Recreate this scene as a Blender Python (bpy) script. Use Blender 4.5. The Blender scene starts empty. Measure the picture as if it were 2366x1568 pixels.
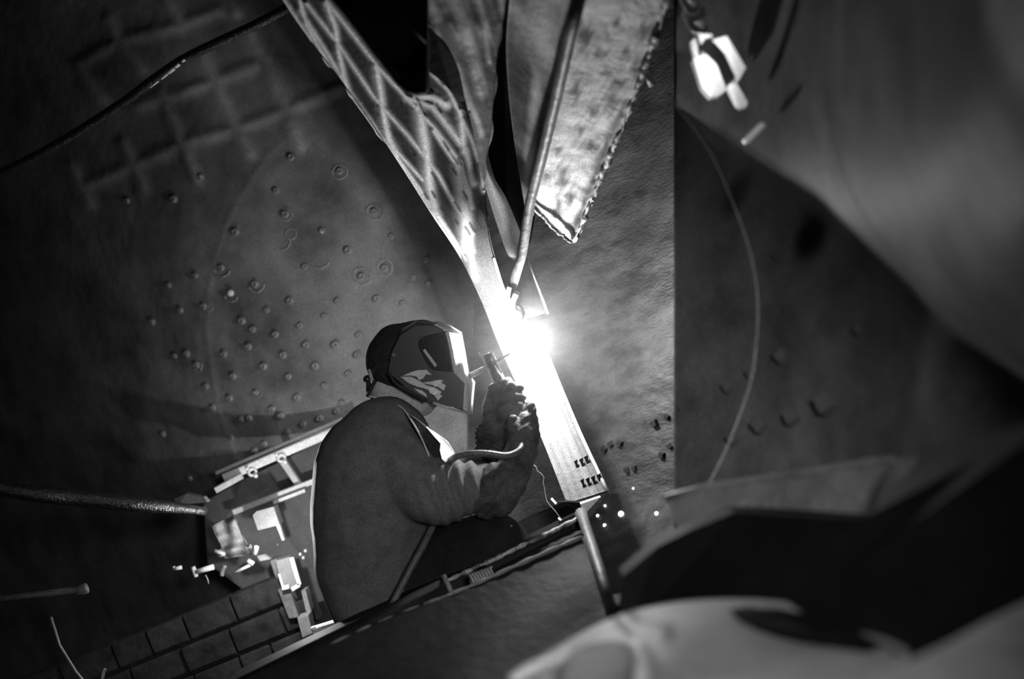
import bpy, math, random
import numpy as np
from mathutils import Vector, Matrix
random.seed(7); np.random.seed(7)
SC = bpy.context.scene
COL = SC.collection

# ------------------------------------------------------------------ camera, world, lights, exposure
W, H, LENS = 2366, 1568, 40.0
F = LENS / 36.0 * W
TH = math.radians(22.0)                       # the camera is held rolled by 22 degrees
CAMZ = 1.25
AX_R = Vector((math.cos(TH), 0, -math.sin(TH)))
AX_U = Vector((math.sin(TH), 0, math.cos(TH)))
AX_F = Vector((0, 1, 0))
CAM_LOC = Vector((0, 0, CAMZ))
cam_d = bpy.data.cameras.new('camera'); cam_d.lens = LENS; cam_d.sensor_width = 36
cam = bpy.data.objects.new('camera', cam_d); COL.objects.link(cam)
cam.matrix_world = Matrix((( AX_R.x, AX_U.x, -AX_F.x, 0), (AX_R.y, AX_U.y, -AX_F.y, 0), (AX_R.z, AX_U.z, -AX_F.z, CAMZ), (0, 0, 0, 1)))
cam_d.dof.use_dof = True; cam_d.dof.focus_distance = 3.0; cam_d.dof.aperture_fstop = 1.5
cam_d.clip_start = 0.05
SC.camera = cam

wd = bpy.data.worlds.new('world'); SC.world = wd; wd.use_nodes = True
wd.node_tree.nodes['Background'].inputs[0].default_value = (1, 1, 1, 1)
wd.node_tree.nodes['Background'].inputs[1].default_value = 0.007

SC.view_settings.view_transform = 'Standard'; SC.view_settings.look = 'None'
SC.view_settings.gamma = 1.0; SC.view_settings.use_curve_mapping = False
SC.view_settings.exposure = 0.0
ARC_POWER = 31.0
LAMP_POWER = 9.0
FILL_POWER = 66.0

def C(px, py, d):
    """a point of the room seen at a pixel of the 2366x1568 frame, d metres along the view axis"""
    u = (px - W / 2) / F * d; v = (H / 2 - py) / F * d
    return CAM_LOC + AX_R * u + AX_U * v + AX_F * d

def point_light(name, loc, power, radius):
    l = bpy.data.lights.new(name, 'POINT'); l.energy = power; l.shadow_soft_size = radius
    o = bpy.data.objects.new(name, l); COL.objects.link(o); o.location = loc
    return o
ARC = C(1226, 790, 2.91)
point_light('arc_light', ARC, ARC_POWER, 0.016)
LAMP = C(640, 1258, 3.27)
point_light('lamp_light', LAMP, LAMP_POWER, 0.006)
# added spot hidden behind the crumpled rag, for the rim along the welder's back
tl_ = bpy.data.lights.new('rim_spot', 'SPOT'); tl_.energy = 330.0; tl_.spot_size = math.radians(52); tl_.spot_blend = 0.5; tl_.shadow_soft_size = 0.006
to_ = bpy.data.objects.new('rim_spot', tl_); COL.objects.link(to_); to_.location = C(554, 1238, 3.535)
to_.rotation_euler = (C(740, 1255, 2.95) - to_.location).to_track_quat('-Z', 'Y').to_euler()
# added fill spot, unseen, up to the right of the camera, lighting the jacket
sl_ = bpy.data.lights.new('fill_spot', 'SPOT'); sl_.energy = FILL_POWER; sl_.spot_size = math.radians(54); sl_.spot_blend = 1.0; sl_.shadow_soft_size = 0.12
so_ = bpy.data.objects.new('fill_spot', sl_); COL.objects.link(so_)
so_.location = CAM_LOC + AX_R * 0.25 + AX_U * 0.16 + AX_F * 0.15
so_.rotation_euler = (C(1000, 1420, 2.9) - so_.location).to_track_quat('-Z', 'Y').to_euler()

# ------------------------------------------------------------------ materials (neutral greys: a black-and-white photograph)
def mat(name, lo, hi=None, rough=0.55, metal=0.0, scale=8.0, bump=0.0, bscale=40.0, stretch=(1, 1, 1), spec=0.5,
        attr=None, alo=0.03, contrast=(0.35, 0.65), emit=None):
    m = bpy.data.materials.new(name); m.use_nodes = True
    nt = m.node_tree; b = nt.nodes['Principled BSDF']
    b.inputs['Roughness'].default_value = rough; b.inputs['Metallic'].default_value = metal
    b.inputs['Specular IOR Level'].default_value = spec
    hi = lo if hi is None else hi
    tc = nt.nodes.new('ShaderNodeTexCoord'); mp = nt.nodes.new('ShaderNodeMapping')
    mp.inputs['Scale'].default_value = stretch
    mp.inputs['Rotation'].default_value = (0, 0, 0)
    nt.links.new(tc.outputs['Object'], mp.inputs[0])
    n = nt.nodes.new('ShaderNodeTexNoise'); n.inputs['Scale'].default_value = scale
    n.inputs['Detail'].default_value = 6; n.inputs['Roughness'].default_value = 0.62
    nt.links.new(mp.outputs[0], n.inputs['Vector'])
    r = nt.nodes.new('ShaderNodeValToRGB')
    r.color_ramp.elements[0].position = contrast[0]; r.color_ramp.elements[1].position = contrast[1]
    r.color_ramp.elements[0].color = (lo, lo, lo, 1); r.color_ramp.elements[1].color = (hi, hi, hi, 1)
    nt.links.new(n.outputs['Fac'], r.inputs[0])
    out = r.outputs[0]
    if attr:                                   # painted-in light and own tone (1) against darker tone (0)
        a = nt.nodes.new('ShaderNodeAttribute'); a.attribute_name = attr
        mx = nt.nodes.new('ShaderNodeMix'); mx.data_type = 'RGBA'
        nt.links.new(a.outputs['Fac'], mx.inputs[0])
        mul = nt.nodes.new('ShaderNodeMix'); mul.data_type = 'RGBA'; mul.blend_type = 'MULTIPLY'; mul.inputs[0].default_value = 1
        mul.inputs[6].default_value = (alo, alo, alo, 1)
        nt.links.new(out, mul.inputs[7])
        nt.links.new(mul.outputs[2], mx.inputs[6]); nt.links.new(out, mx.inputs[7])
        out = mx.outputs[2]
    if not emit:                               # fine grit of dust and scale
        g = nt.nodes.new('ShaderNodeTexNoise'); g.inputs['Scale'].default_value = 330; g.inputs['Detail'].default_value = 2
        nt.links.new(tc.outputs['Object'], g.inputs['Vector'])
        gm = nt.nodes.new('ShaderNodeMapRange'); gm.inputs['From Min'].default_value = 0.3; gm.inputs['From Max'].default_value = 0.7
        gm.inputs['To Min'].default_value = 0.62; gm.inputs['To Max'].default_value = 1.3
        nt.links.new(g.outputs['Fac'], gm.inputs[0])
        vm = nt.nodes.new('ShaderNodeVectorMath'); vm.operation = 'SCALE'
        nt.links.new(out, vm.inputs[0]); nt.links.new(gm.outputs[0], vm.inputs['Scale']); out = vm.outputs[0]
    nt.links.new(out, b.inputs['Base Color'])
    if bump:
        n2 = nt.nodes.new('ShaderNodeTexNoise'); n2.inputs['Scale'].default_value = bscale; n2.inputs['Detail'].default_value = 5
        nt.links.new(mp.outputs[0], n2.inputs['Vector'])
        bp = nt.nodes.new('ShaderNodeBump'); bp.inputs['Strength'].default_value = bump; bp.inputs['Distance'].default_value = 0.006
        nt.links.new(n2.outputs['Fac'], bp.inputs['Height']); nt.links.new(bp.outputs[0], b.inputs['Normal'])
    if emit:
        b.inputs['Emission Color'].default_value = (1, 1, 1, 1); b.inputs['Emission Strength'].default_value = emit
    return m

M = {}
M['wall'] = mat('scaled_boiler_steel', 0.16, 0.56, 0.5, scale=4.5, bump=0.5, bscale=28, attr='light_and_marks', alo=0.25, contrast=(0.3, 0.7))
M['bolt'] = mat('staybolt_steel', 0.16, 0.32, 0.38, scale=40)
M['bolt_bright'] = mat('peened_bright_steel', 0.7, 0.9, 0.25, scale=40)
M['ring'] = mat('weld_ring_steel', 0.2, 0.38, 0.5, scale=90, bump=0.6, bscale=120)
M['lattice'] = mat('lit_ribbed_steel', 0.75, 0.96, 0.5, scale=14, bump=0.5, bscale=60, attr='light_and_marks', alo=0.05, spec=0.06)
M['streak'] = mat('streaked_steel', 0.3, 0.88, 0.5, scale=9, bump=0.5, bscale=40, attr='light_and_marks', alo=0.10, spec=0.06)
M['torn'] = mat('pitted_pale_steel', 0.42, 0.78, 0.5, scale=16, bump=0.9, bscale=30, contrast=(0.3, 0.55), attr='light_and_marks', alo=0.16, spec=0.06)
M['torn_edge'] = mat('flame_cut_edge', 0.10, 0.6, 0.5, scale=40, bump=1.0, bscale=60, contrast=(0.42, 0.6))
M['brushed'] = mat('ground_steel', 0.035, 0.11, 0.5, scale=9, bump=0.7, bscale=55, stretch=(1, 1, 2.6))
M['right'] = mat('rolled_boiler_steel', 0.14, 0.30, 0.55, scale=7, bump=0.3, bscale=12, attr='light_and_marks', alo=0.12, spec=0.06)
M['dark'] = mat('sooty_steel_and_shade', 0.009, 0.026, 0.6, scale=5, bump=0.4, bscale=30, spec=0.12)
M['black'] = mat('black_steel_and_shade', 0.004, 0.008, 0.7, scale=5, spec=0.12)
M['grey'] = mat('grey_steel', 0.14, 0.28, 0.5, scale=10, bump=0.5, bscale=50)
M['panel'] = mat('dull_grey_panel', 0.05, 0.09, 0.6, scale=12)
M['pale'] = mat('pale_steel', 0.45, 0.65, 0.4, scale=12)
M['white'] = mat('bright_metal_and_glint', 0.8, 0.95, 0.35, scale=12)
M['jacket'] = mat('dark_work_jacket', 0.14, 0.19, 0.85, scale=30, bump=0.25, bscale=220, spec=0.2)
M['trousers'] = mat('black_trousers', 0.015, 0.025, 0.85, scale=20, bump=0.25, bscale=100, spec=0.2)
M['skin'] = mat('skin', 0.55, 0.68, 0.5, scale=20)
M['cap'] = mat('black_cap', 0.025, 0.04, 0.8, scale=60, bump=0.3, bscale=200)
M['helmet'] = mat('glossy_black_helmet', 0.03, 0.045, 0.28, scale=20)
M['helmet_dark'] = mat('gloss_black_side_panel', 0.012, 0.016, 0.18, scale=20)
M['helmet_face'] = mat('helmet_front_shell', 0.45, 0.6, 0.35, scale=20)
M['flame'] = mat('flame_print', 0.6, 0.8, 0.3, scale=12)
M['flame_pale'] = mat('flame_print_pale', 0.85, 0.95, 0.3, scale=12)
M['glove'] = mat('leather_glove', 0.04, 0.12, 0.75, scale=22, bump=0.7, bscale=60, spec=0.3)
M['cloth'] = mat('pale_cloth', 0.22, 0.36, 0.85, scale=10, bump=0.3, bscale=80)
M['collar'] = mat('pale_collar_cloth', 0.7, 0.85, 0.8, scale=30)
M['rubber'] = mat('rubber_cable', 0.10, 0.16, 0.45, scale=60, bump=0.3, bscale=150)
M['gloss_rubber'] = mat('wet_black_rubber', 0.015, 0.03, 0.18, scale=60, bump=0.8, bscale=160, spec=1.0)
M['brick'] = mat('fire_brick', 0.012, 0.05, 0.9, scale=14, bump=1.0, bscale=30)
M['mortar'] = mat('mortar', 0.03, 0.05, 0.95, scale=30)
M['slot'] = mat('slot_black', 0.006, 0.01, 0.8, scale=9)
M['floor'] = mat('sooty_floor', 0.03, 0.06, 0.8, scale=6, bump=0.4)
M['arc'] = mat('arc_plasma', 1, 1, 0.5, emit=60.0)
M['spark'] = mat('glint_and_spark', 1, 1, 0.5, emit=1.6)
M['spark_dim'] = mat('cooling_spatter', 1, 1, 0.5, emit=0.09)
M['bulb'] = mat('lamp_bulb', 1, 1, 0.5, emit=6.0)
M['foreground'] = mat('dusty_flanged_steel', 0.17, 0.30, 0.55, scale=5, bump=0.3, bscale=20)

# ------------------------------------------------------------------ mesh helpers
def tag(o, label=None, cat=None, group=None, kind=None):
    if label: o['label'] = label
    if cat: o['category'] = cat
    if group: o['group'] = group
    if kind: o['kind'] = kind
    return o

def thing(name, loc, label, cat, group=None):
    o = bpy.data.objects.new(name, None); COL.objects.link(o); o.location = loc; o.empty_display_size = 0.05
    return tag(o, label, cat, group)

def link_mesh(name, me, m, parent=None, origin=None):
    o = bpy.data.objects.new(name, me); COL.objects.link(o)
    if m is not None and not me.materials: me.materials.append(M[m])
    return o

def mesh(name, verts, faces, m, parent=None, smooth=True, attr=None, origin=None):
    V = np.array([tuple(v) for v in verts], dtype=float)
    if origin is None:
        if parent is not None: org = Vector(parent_world(parent))
        else: org = Vector(((V[:, 0].min() + V[:, 0].max()) / 2, (V[:, 1].min() + V[:, 1].max()) / 2, V[:, 2].min()))
    else: org = Vector(origin)
    me = bpy.data.meshes.new(name)
    me.from_pydata([tuple(v - np.array(org)) for v in V], [], faces)
    me.update()
    if smooth: me.polygons.foreach_set('use_smooth', [True] * len(me.polygons))
    if attr is not None:
        a = me.attributes.new('light_and_marks', 'FLOAT', 'POINT'); a.data.foreach_set('value', np.asarray(attr, dtype=np.float32))
    me.materials.append(M[m])
    o = bpy.data.objects.new(name, me); COL.objects.link(o)
    if parent is not None:
        o.parent = parent
        o.location = org - Vector(parent_world(parent))
    else: o.location = org
    return o

def parent_world(p):
    v = Vector((0, 0, 0))
    while p is not None:
        v += p.location; p = p.parent
    return v

def smooth_path(pts, n=8):
    """Catmull-Rom through points of any dimension"""
    P = [np.array(tuple(p), dtype=float) for p in pts]
    if len(P) < 3: return P
    P = [2 * P[0] - P[1]] + P + [2 * P[-1] - P[-2]]
    out = []
    for i in range(1, len(P) - 2):
        a, b, c, d = P[i - 1:i + 3]
        for k in range(n):
            t = k / n
            out.append(0.5 * ((2 * b) + (-a + c) * t + (2 * a - 5 * b + 4 * c - d) * t * t + (-a + 3 * b - 3 * c + d) * t ** 3))
    out.append(P[-2]); return out

def tube_geo(pts, rad, seg=10, cap=True):
    P = [Vector(p) for p in pts]; n = len(P)
    R = rad if isinstance(rad, (list, tuple, np.ndarray)) else [rad] * n
    V, Fc = [], []
    prev = None
    for i, p in enumerate(P):
        t = (P[min(i + 1, n - 1)] - P[max(i - 1, 0)]).normalized()
        if prev is None:
            a = Vector((0, 0, 1)) if abs(t.z) < 0.9 else Vector((1, 0, 0))
            x = t.cross(a).normalized()
        else:
            x = (prev - t * prev.dot(t)).normalized()
        y = t.cross(x); prev = x
        for k in range(seg):
            an = 2 * math.pi * k / seg
            V.append(p + (x * math.cos(an) + y * math.sin(an)) * R[i])
    for i in range(n - 1):
        for k in range(seg):
            Fc.append((i * seg + k, i * seg + (k + 1) % seg, (i + 1) * seg + (k + 1) % seg, (i + 1) * seg + k))
    if cap:
        Fc.append(tuple(range(seg - 1, -1, -1))); Fc.append(tuple((n - 1) * seg + k for k in range(seg)))
    return V, Fc

def tube(name, pts, rad, m, parent=None, seg=10):
    V, Fc = tube_geo(pts, rad, seg)
    return mesh(name, V, Fc, m, parent)

def grid_faces(nr, nc):
    return [(i * nc + j, i * nc + j + 1, (i + 1) * nc + j + 1, (i + 1) * nc + j) for i in range(nr - 1) for j in range(nc - 1)]

def shell(name, G, m, thick=0.01, parent=None, attr=None, smooth=True):
    """solid sheet from a grid of points G[r][c]; thickness goes away from the camera"""
    G = np.array(G, dtype=float); nr, nc = G.shape[:2]
    du = np.gradient(G, axis=1); dv = np.gradient(G, axis=0)
    N = np.cross(du, dv); N /= (np.linalg.norm(N, axis=2, keepdims=True) + 1e-9)
    view = G - np.array(CAM_LOC)
    s = np.sign((N * view).sum(2, keepdims=True)); s[s == 0] = 1
    B = G + N * s * thick
    V = np.concatenate([G.reshape(-1, 3), B.reshape(-1, 3)])
    f1 = grid_faces(nr, nc); off = nr * nc
    f2 = [tuple(off + i for i in reversed(f)) for f in f1]
    rim = [i for i in range(nc)] + [r * nc + nc - 1 for r in range(1, nr)] + [(nr - 1) * nc + c for c in range(nc - 2, -1, -1)] + [r * nc for r in range(nr - 2, 0, -1)]
    f3 = [(rim[i], rim[(i + 1) % len(rim)], off + rim[(i + 1) % len(rim)], off + rim[i]) for i in range(len(rim))]
    a = None
    if attr is not None: a = np.concatenate([np.asarray(attr).ravel()] * 2)
    o = mesh(name, V, f1 + f2 + f3, m, parent, smooth, a)
    return o

def prism(name, pts, m, thick, parent=None, smooth=False, toward=0.0):
    """solid from an outline of (px,py,d), extruded along the view axis by thick"""
    n = len(pts)
    A = [C(p[0], p[1], p[2] - toward) for p in pts]
    B = [a + AX_F * thick for a in A]
    Fc = [tuple(range(n)), tuple(range(2 * n - 1, n - 1, -1))] + [(i, n + i, n + (i + 1) % n, (i + 1) % n) for i in range(n)]
    return mesh(name, A + B, Fc, m, parent, smooth)

def bar(name, a, b, w, h, m, parent=None, up=None, bevel=0.0):
    """box beam from a to b; h along up, w across"""
    a, b = Vector(a), Vector(b); t = (b - a).normalized()
    up = Vector((0, 0, 1)) if up is None else Vector(up)
    s = t.cross(up).normalized(); u = s.cross(t).normalized()
    c = min(w, h) * bevel
    prof = [(-w / 2 + c, -h / 2), (w / 2 - c, -h / 2), (w / 2, -h / 2 + c), (w / 2, h / 2 - c), (w / 2 - c, h / 2), (-w / 2 + c, h / 2), (-w / 2, h / 2 - c), (-w / 2, -h / 2 + c)] if c else [(-w / 2, -h / 2), (w / 2, -h / 2), (w / 2, h / 2), (-w / 2, h / 2)]
    n = len(prof)
    V = [a + s * x + u * y for x, y in prof] + [b + s * x + u * y for x, y in prof]
    Fc = [tuple(range(n - 1, -1, -1)), tuple(range(n, 2 * n))] + [(i, (i + 1) % n, n + (i + 1) % n, n + i) for i in range(n)]
    return mesh(name, V, Fc, m, parent, smooth=False)

def seg_dist(PX, PY, poly):
    d = np.full(PX.shape, 1e9)
    for (x0, y0), (x1, y1) in zip(poly[:-1], poly[1:]):
        dx, dy = x1 - x0, y1 - y0
        t = np.clip(((PX - x0) * dx + (PY - y0) * dy) / (dx * dx + dy * dy + 1e-9), 0, 1)
        d = np.minimum(d, np.hypot(PX - x0 - t * dx, PY - y0 - t * dy))
    return d

def blob(name, caps, m, voxel, parent=None, smooth_it=6, fn=None):
    """one continuous skin over tapered capsules: caps = [(p0, r0, p1, r1)], fused by voxel remesh and smoothed"""
    V, Fc = [], []
    for p0, r0, p1, r1 in caps:
        p0, p1 = Vector(p0), Vector(p1)
        t = p1 - p0; L = t.length; t = t.normalized() if L > 1e-6 else Vector((0, 0, 1))
        pts, rr = [], []
        for k in range(6):
            an = math.pi / 2 * (1 - k / 5) ; pts.append(p0 - t * r0 * math.sin(an)); rr.append(max(r0 * math.cos(an), r0 * 0.03))
        for k in range(1, 4): pts.append(p0.lerp(p1, k / 4)); rr.append(r0 + (r1 - r0) * k / 4)
        for k in range(6):
            an = math.pi / 2 * k / 5; pts.append(p1 + t * r1 * math.sin(an)); rr.append(max(r1 * math.cos(an), r1 * 0.03))
        v, f = tube_geo(pts, rr, 18)
        o = len(V); V += v; Fc += [tuple(i + o for i in q) for q in f]
    me = bpy.data.meshes.new('tmp'); me.from_pydata([tuple(v) for v in V], [], Fc); me.update()
    ob = bpy.data.objects.new('tmp', me); COL.objects.link(ob)
    rm = ob.modifiers.new('r', 'REMESH'); rm.mode = 'VOXEL'; rm.voxel_size = voxel; rm.use_smooth_shade = True
    sm = ob.modifiers.new('s', 'SMOOTH'); sm.factor = 0.5; sm.iterations = smooth_it
    dg = bpy.context.evaluated_depsgraph_get(); ev = ob.evaluated_get(dg)
    me2 = bpy.data.meshes.new_from_object(ev)
    bpy.data.objects.remove(ob); bpy.data.meshes.remove(me)
    n = len(me2.vertices); co = np.zeros(n * 3); me2.vertices.foreach_get('co', co); co = co.reshape(-1, 3)
    nm = np.zeros(n * 3); me2.vertices.foreach_get('normal', nm); nm = nm.reshape(-1, 3)
    if fn is not None: co = fn(co, nm)
    org = np.array(parent_world(parent)) if parent is not None else np.array([co[:, 0].mean(), co[:, 1].mean(), co[:, 2].min()])
    me2.vertices.foreach_set('co', (co - org).ravel()); me2.update()
    me2.polygons.foreach_set('use_smooth', [True] * len(me2.polygons))
    me2.name = name; me2.materials.clear(); me2.materials.append(M[m])
    o = bpy.data.objects.new(name, me2); COL.objects.link(o)
    if parent is not None: o.parent = parent
    else: o.location = org
    return o

def px_of(co):
    """pixel coordinates and depth of world points (numpy)"""
    q = co - np.array(CAM_LOC)
    d = q @ np.array(AX_F); u = q @ np.array(AX_R); v = q @ np.array(AX_U)
    return W / 2 + u / d * F, H / 2 - v / d * F, d

# ------------------------------------------------------------------ the setting: curved back wall
def wall_y(X):
    s = np.maximum(0, -0.55 - X)
    return 3.72 + 1.25 * s ** 2 / (1 + 1.15 * s) - 0.05 * np.clip(X + 0.6, 0, 1)
def wall_depth(px, py):
    lo = np.full(np.shape(px), 3.0, dtype=float); hi = np.full(np.shape(px), 9.0, dtype=float)
    k = ((px - W / 2) * math.cos(TH) + (H / 2 - py) * math.sin(TH)) / F
    for _ in range(40):
        d = (lo + hi) / 2; front = d < wall_y(k * d)
        lo = np.where(front, d, lo); hi = np.where(front, hi, d)
    return (lo + hi) / 2
def on_wall(px, py, lift=0.0):
    d = float(wall_depth(np.array(float(px)), np.array(float(py))))
    return C(px, py, d - lift)

WALL_RIBS = [
    [(575, 75), (615, 150), (655, 240), (690, 335)], [(468, 130), (500, 200), (540, 285), (575, 350)],
    [(372, 215), (400, 290), (425, 345), (452, 415)], [(285, 330), (305, 375), (330, 440)], [(165, 385), (185, 430), (205, 470)],
    [(190, 432), (300, 385), (440, 325), (540, 300), (640, 262), (780, 205)], [(320, 242), (420, 215), (500, 185), (590, 150)],
    [(180, 150), (270, 95), (400, 62), (500, 25)], [(180, 150), (205, 195), (235, 225)], [(250, 45), (275, 95), (320, 160)], [(385, 0), (420, 60)], [(520, -20), (545, 25)]]
WALL_CURVE = [(672, 305), (600, 385), (545, 470), (505, 570), (483, 670), (480, 760), (488, 850), (510, 960), (548, 1065)]
gx = np.linspace(-500, 1500, 300); gy = np.linspace(-420, 1700, 300)
PX, PY = np.meshgrid(gx, gy)
WD = wall_depth(PX, PY)
rib = np.zeros(PX.shape)
for k, r in enumerate(WALL_RIBS):
    wd_ = 20 if k < 2 else 16
    rib = np.maximum(rib, np.exp(-(seg_dist(PX, PY, r) / wd_) ** 2))
curve_line = np.exp(-(seg_dist(PX, PY, WALL_CURVE) / 5) ** 2)  # thin raised curve, slightly lighter than the sheet
h = 0.012 * rib + 0.003 * curve_line
uu = (PX - W / 2) / F; vv = (H / 2 - PY) / F
Dd = WD - h
GW = np.array(CAM_LOC) + (uu * Dd)[..., None] * np.array(AX_R) + (vv * Dd)[..., None] * np.array(AX_U) + Dd[..., None] * np.array(AX_F)
rim = np.clip(np.hypot((PX - 650) / 700, (PY - 850) / 620), 0, 1)
wall_back = shell('wall_back', GW, 'wall', 0.02, attr=np.clip(0.42 + 0.50 * np.maximum(rib, curve_line * 0.35), 0, 1))  # ribs coloured lighter to add the grazing arc light
tag(wall_back, 'dark scaled boiler sheet with rows of staybolts behind the welder', None, None, 'structure')

def dome_mesh(name, r, hgt, m, hole=True, seg=12):
    prof = [(r * 1.0, 0), (r * 0.95, hgt * 0.55), (r * 0.7, hgt), (r * 0.32, hgt * 1.02), (r * 0.22, hgt * (0.55 if hole else 1.1)), (0.0001, hgt * (0.5 if hole else 1.12))]
    V, Fc = [], []
    for i, (rr, z) in enumerate(prof):
        for k in range(seg):
            a = 2 * math.pi * k / seg; V.append((rr * math.cos(a), rr * math.sin(a), z))
    for i in range(len(prof) - 1):
        for k in range(seg): Fc.append((i * seg + k, i * seg + (k + 1) % seg, (i + 1) * seg + (k + 1) % seg, (i + 1) * seg + k))
    me = bpy.data.meshes.new(name); me.from_pydata(V, [], Fc); me.update()
    me.polygons.foreach_set('use_smooth', [True] * len(me.polygons)); me.materials.append(M[m]); return me
def torus_mesh(name, R, r, m, a0=0, a1=2 * math.pi, sr=26, st=6):
    V, Fc = [], []
    full = abs(a1 - a0 - 2 * math.pi) < 1e-3
    n = sr if full else sr + 1
    for i in range(n):
        a = a0 + (a1 - a0) * i / sr
        wob = 1 + (0 if name == 'chain_link' else 0.06 * math.sin(2 * a + 1) + 0.035 * math.sin(7 * a))
        for k in range(st):
            b = 2 * math.pi * k / st; V.append(((R * wob + r * math.cos(b)) * math.cos(a), (R * wob + r * math.cos(b)) * math.sin(a), r * math.sin(b)))
    for i in range(sr):
        for k in range(st):
            j = (i + 1) % n if full else i + 1
            Fc.append((i * st + k, j * st + k, j * st + (k + 1) % st, i * st + (k + 1) % st))
    me = bpy.data.meshes.new(name); me.from_pydata(V, [], Fc); me.update()
    me.polygons.foreach_set('use_smooth', [True] * len(me.polygons)); me.materials.append(M[m]); return me

def wall_normal(px, py):
    a = on_wall(px, py); b = on_wall(px + 6, py); c = on_wall(px, py - 6)
    n = (b - a).cross(c - a).normalized()
    return n if n.dot(CAM_LOC - a) > 0 else -n
def place(name, me, loc, nrm, parent, sc=1.0, roll=0.0):
    o = bpy.data.objects.new(name, me); COL.objects.link(o)
    q = nrm.to_track_quat('Z', 'Y') @ Matrix.Rotation(roll, 4, 'Z').to_quaternion()
    o.rotation_mode = 'QUATERNION'; o.rotation_quaternion = q; o.scale = (sc, sc, sc)
    o.parent = parent; o.location = Vector(loc) - parent_world(parent); return o

BOLTS = [(512, 618), (590, 656), (472, 707), (617, 716), (704, 616), (744, 533), (637, 772), (693, 752), (655, 819), (708, 796), (775, 796), (729, 845), (667, 869),
 (804, 863), (750, 890), (688, 917), (630, 944), (559, 968), (456, 843), (477, 892), (494, 941), (532, 919), (592, 906), (519, 817), (671, 694), (804, 578), (418, 716),
 (452, 636), (391, 658), (353, 743), (545, 535), (673, 363), (465, 408), (403, 459), (378, 1002), (405, 821), (433, 816), (740, 966), (702, 979), (666, 997), (612, 1024),
 (790, 930), (778, 950), (829, 774), (750, 730), (889, 618), (836, 638), (865, 488), (785, 395), (659, 495), (638, 440), (780, 695), (825, 820), (905, 545), (585, 760),
 (560, 740), (575, 800), (610, 845), (540, 868), (650, 960), (590, 1040), (535, 1010), (295, 463), (440, 1105), (577, 965), (955, 640), (985, 600), (930, 700), (870, 690), (990, 655)]
bm = dome_mesh('staybolt', 0.0135, 0.011, 'bolt'); bb = dome_mesh('staybolt_bright', 0.012, 0.014, 'bolt_bright', hole=False)
for i, (x, y) in enumerate(BOLTS):
    place('staybolt', bm, on_wall(x, y), wall_normal(x, y), wall_back, random.uniform(0.8, 1.1), random.uniform(0, 6))
for x, y, s in ((534, 676, 1.0), (472, 705, 0.45), (590, 905, 0.4), (744, 536, 0.4), (494, 941, 0.5), (466, 407, 0.55), (404, 460, 0.4)):
    place('bright_staybolt', bb, on_wall(x, y, 0.004), wall_normal(x, y), wall_back, s)
rg = torus_mesh('weld_ring', 0.030, 0.0042, 'ring'); rh = torus_mesh('weld_crescent', 0.032, 0.004, 'ring', math.radians(190), math.radians(340), 14)
for x, y, s in ((865, 490, 0.85), (889, 618, 0.85), (836, 638, 0.95), (785, 397, 0.8), (660, 495, 0.7), (672, 540, 0.6)):
    place('weld_ring', rg, on_wall(x, y), wall_normal(x, y), wall_back, s, random.uniform(0, 6))
for x, y, s in ((512, 618, 1), (534, 680, 0.8), (592, 655, 0.9), (480, 706, 0.7), (456, 843, 0.7), (740, 600, 0.9), (594, 905, 0.6), (655, 560, 0.7)):
    q = place('weld_crescent', rh, on_wall(x, y), wall_normal(x, y), wall_back, s, random.uniform(-0.4, 0.4))

# ------------------------------------------------------------------ ground wall right of the column (behind the arc)
def w1_depth(px, py):
    d = 3.52 - 0.40 * (px - 1230) / 330.0
    d = d - 0.10 * np.maximum(0, (py - 1120) / 120.0) ** 2
    d = d + 0.012 * np.sin(px * 0.021 + py * 0.006) + 0.002 * np.sin(py * 0.05 + px * 0.013)
    return d
gx = np.linspace(1080, 1720, 110); gy = np.linspace(-200, 1400, 250)
PX, PY = np.meshgrid(gx, gy); Dd = w1_depth(PX, PY)
scr = np.zeros(PX.shape)
rng = np.random.RandomState(3)
for _ in range(260):
    x = rng.uniform(1330, 1560); y = rng.uniform(560, 1180); L = rng.uniform(25, 90); a = math.radians(rng.uniform(10, 26))
    scr = np.maximum(scr, np.exp(-(seg_dist(PX, PY, [(x, y), (x + L * math.cos(a), y + L * math.sin(a))]) / 5) ** 2))
Dd = Dd + 0.0035 * scr
def cam_grid(PX, PY, Dd):
    uu = (PX - W / 2) / F; vv = (H / 2 - PY) / F
    return np.array(CAM_LOC) + (uu * Dd)[..., None] * np.array(AX_R) + (vv * Dd)[..., None] * np.array(AX_U) + Dd[..., None] * np.array(AX_F)
wall_mid = shell('wall_middle', cam_grid(PX, PY, Dd), 'brushed', 0.02)
tag(wall_mid, 'ground grey steel sheet to the right of the welding arc', None, None, 'structure')
def w1_at(px, py, lift=0.0): return C(px, py, float(w1_depth(px, py)) - lift)
stud_v = [(-1, -1, 0), (1, -1, 0), (1, 1, 0), (-1, 1, 0), (-0.8, -0.8, 1.6), (0.8, -0.8, 1.6), (0.8, 0.8, 1.6), (-0.8, 0.8, 1.6)]
stud_f = [(4, 5, 6, 7), (0, 1, 5, 4), (1, 2, 6, 5), (2, 3, 7, 6), (3, 0, 4, 7)]
sm_ = bpy.data.meshes.new('stud'); sm_.from_pydata(stud_v, [], stud_f); sm_.materials.append(M['brushed'])
for x, y, s in ((1397, 1037, 9), (1412, 1024, 8), (1433, 1022, 9), (1513, 977, 10), (1541, 962, 8), (1449, 1084, 8), (1466, 1080, 7), (1530, 1050, 9), (1548, 1030, 7)):
    o = place('stud', sm_, w1_at(x, y), Vector((-0.5, -0.85, 0.1)).normalized(), wall_mid, s * 0.00095, random.uniform(0, 1.5))
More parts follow.
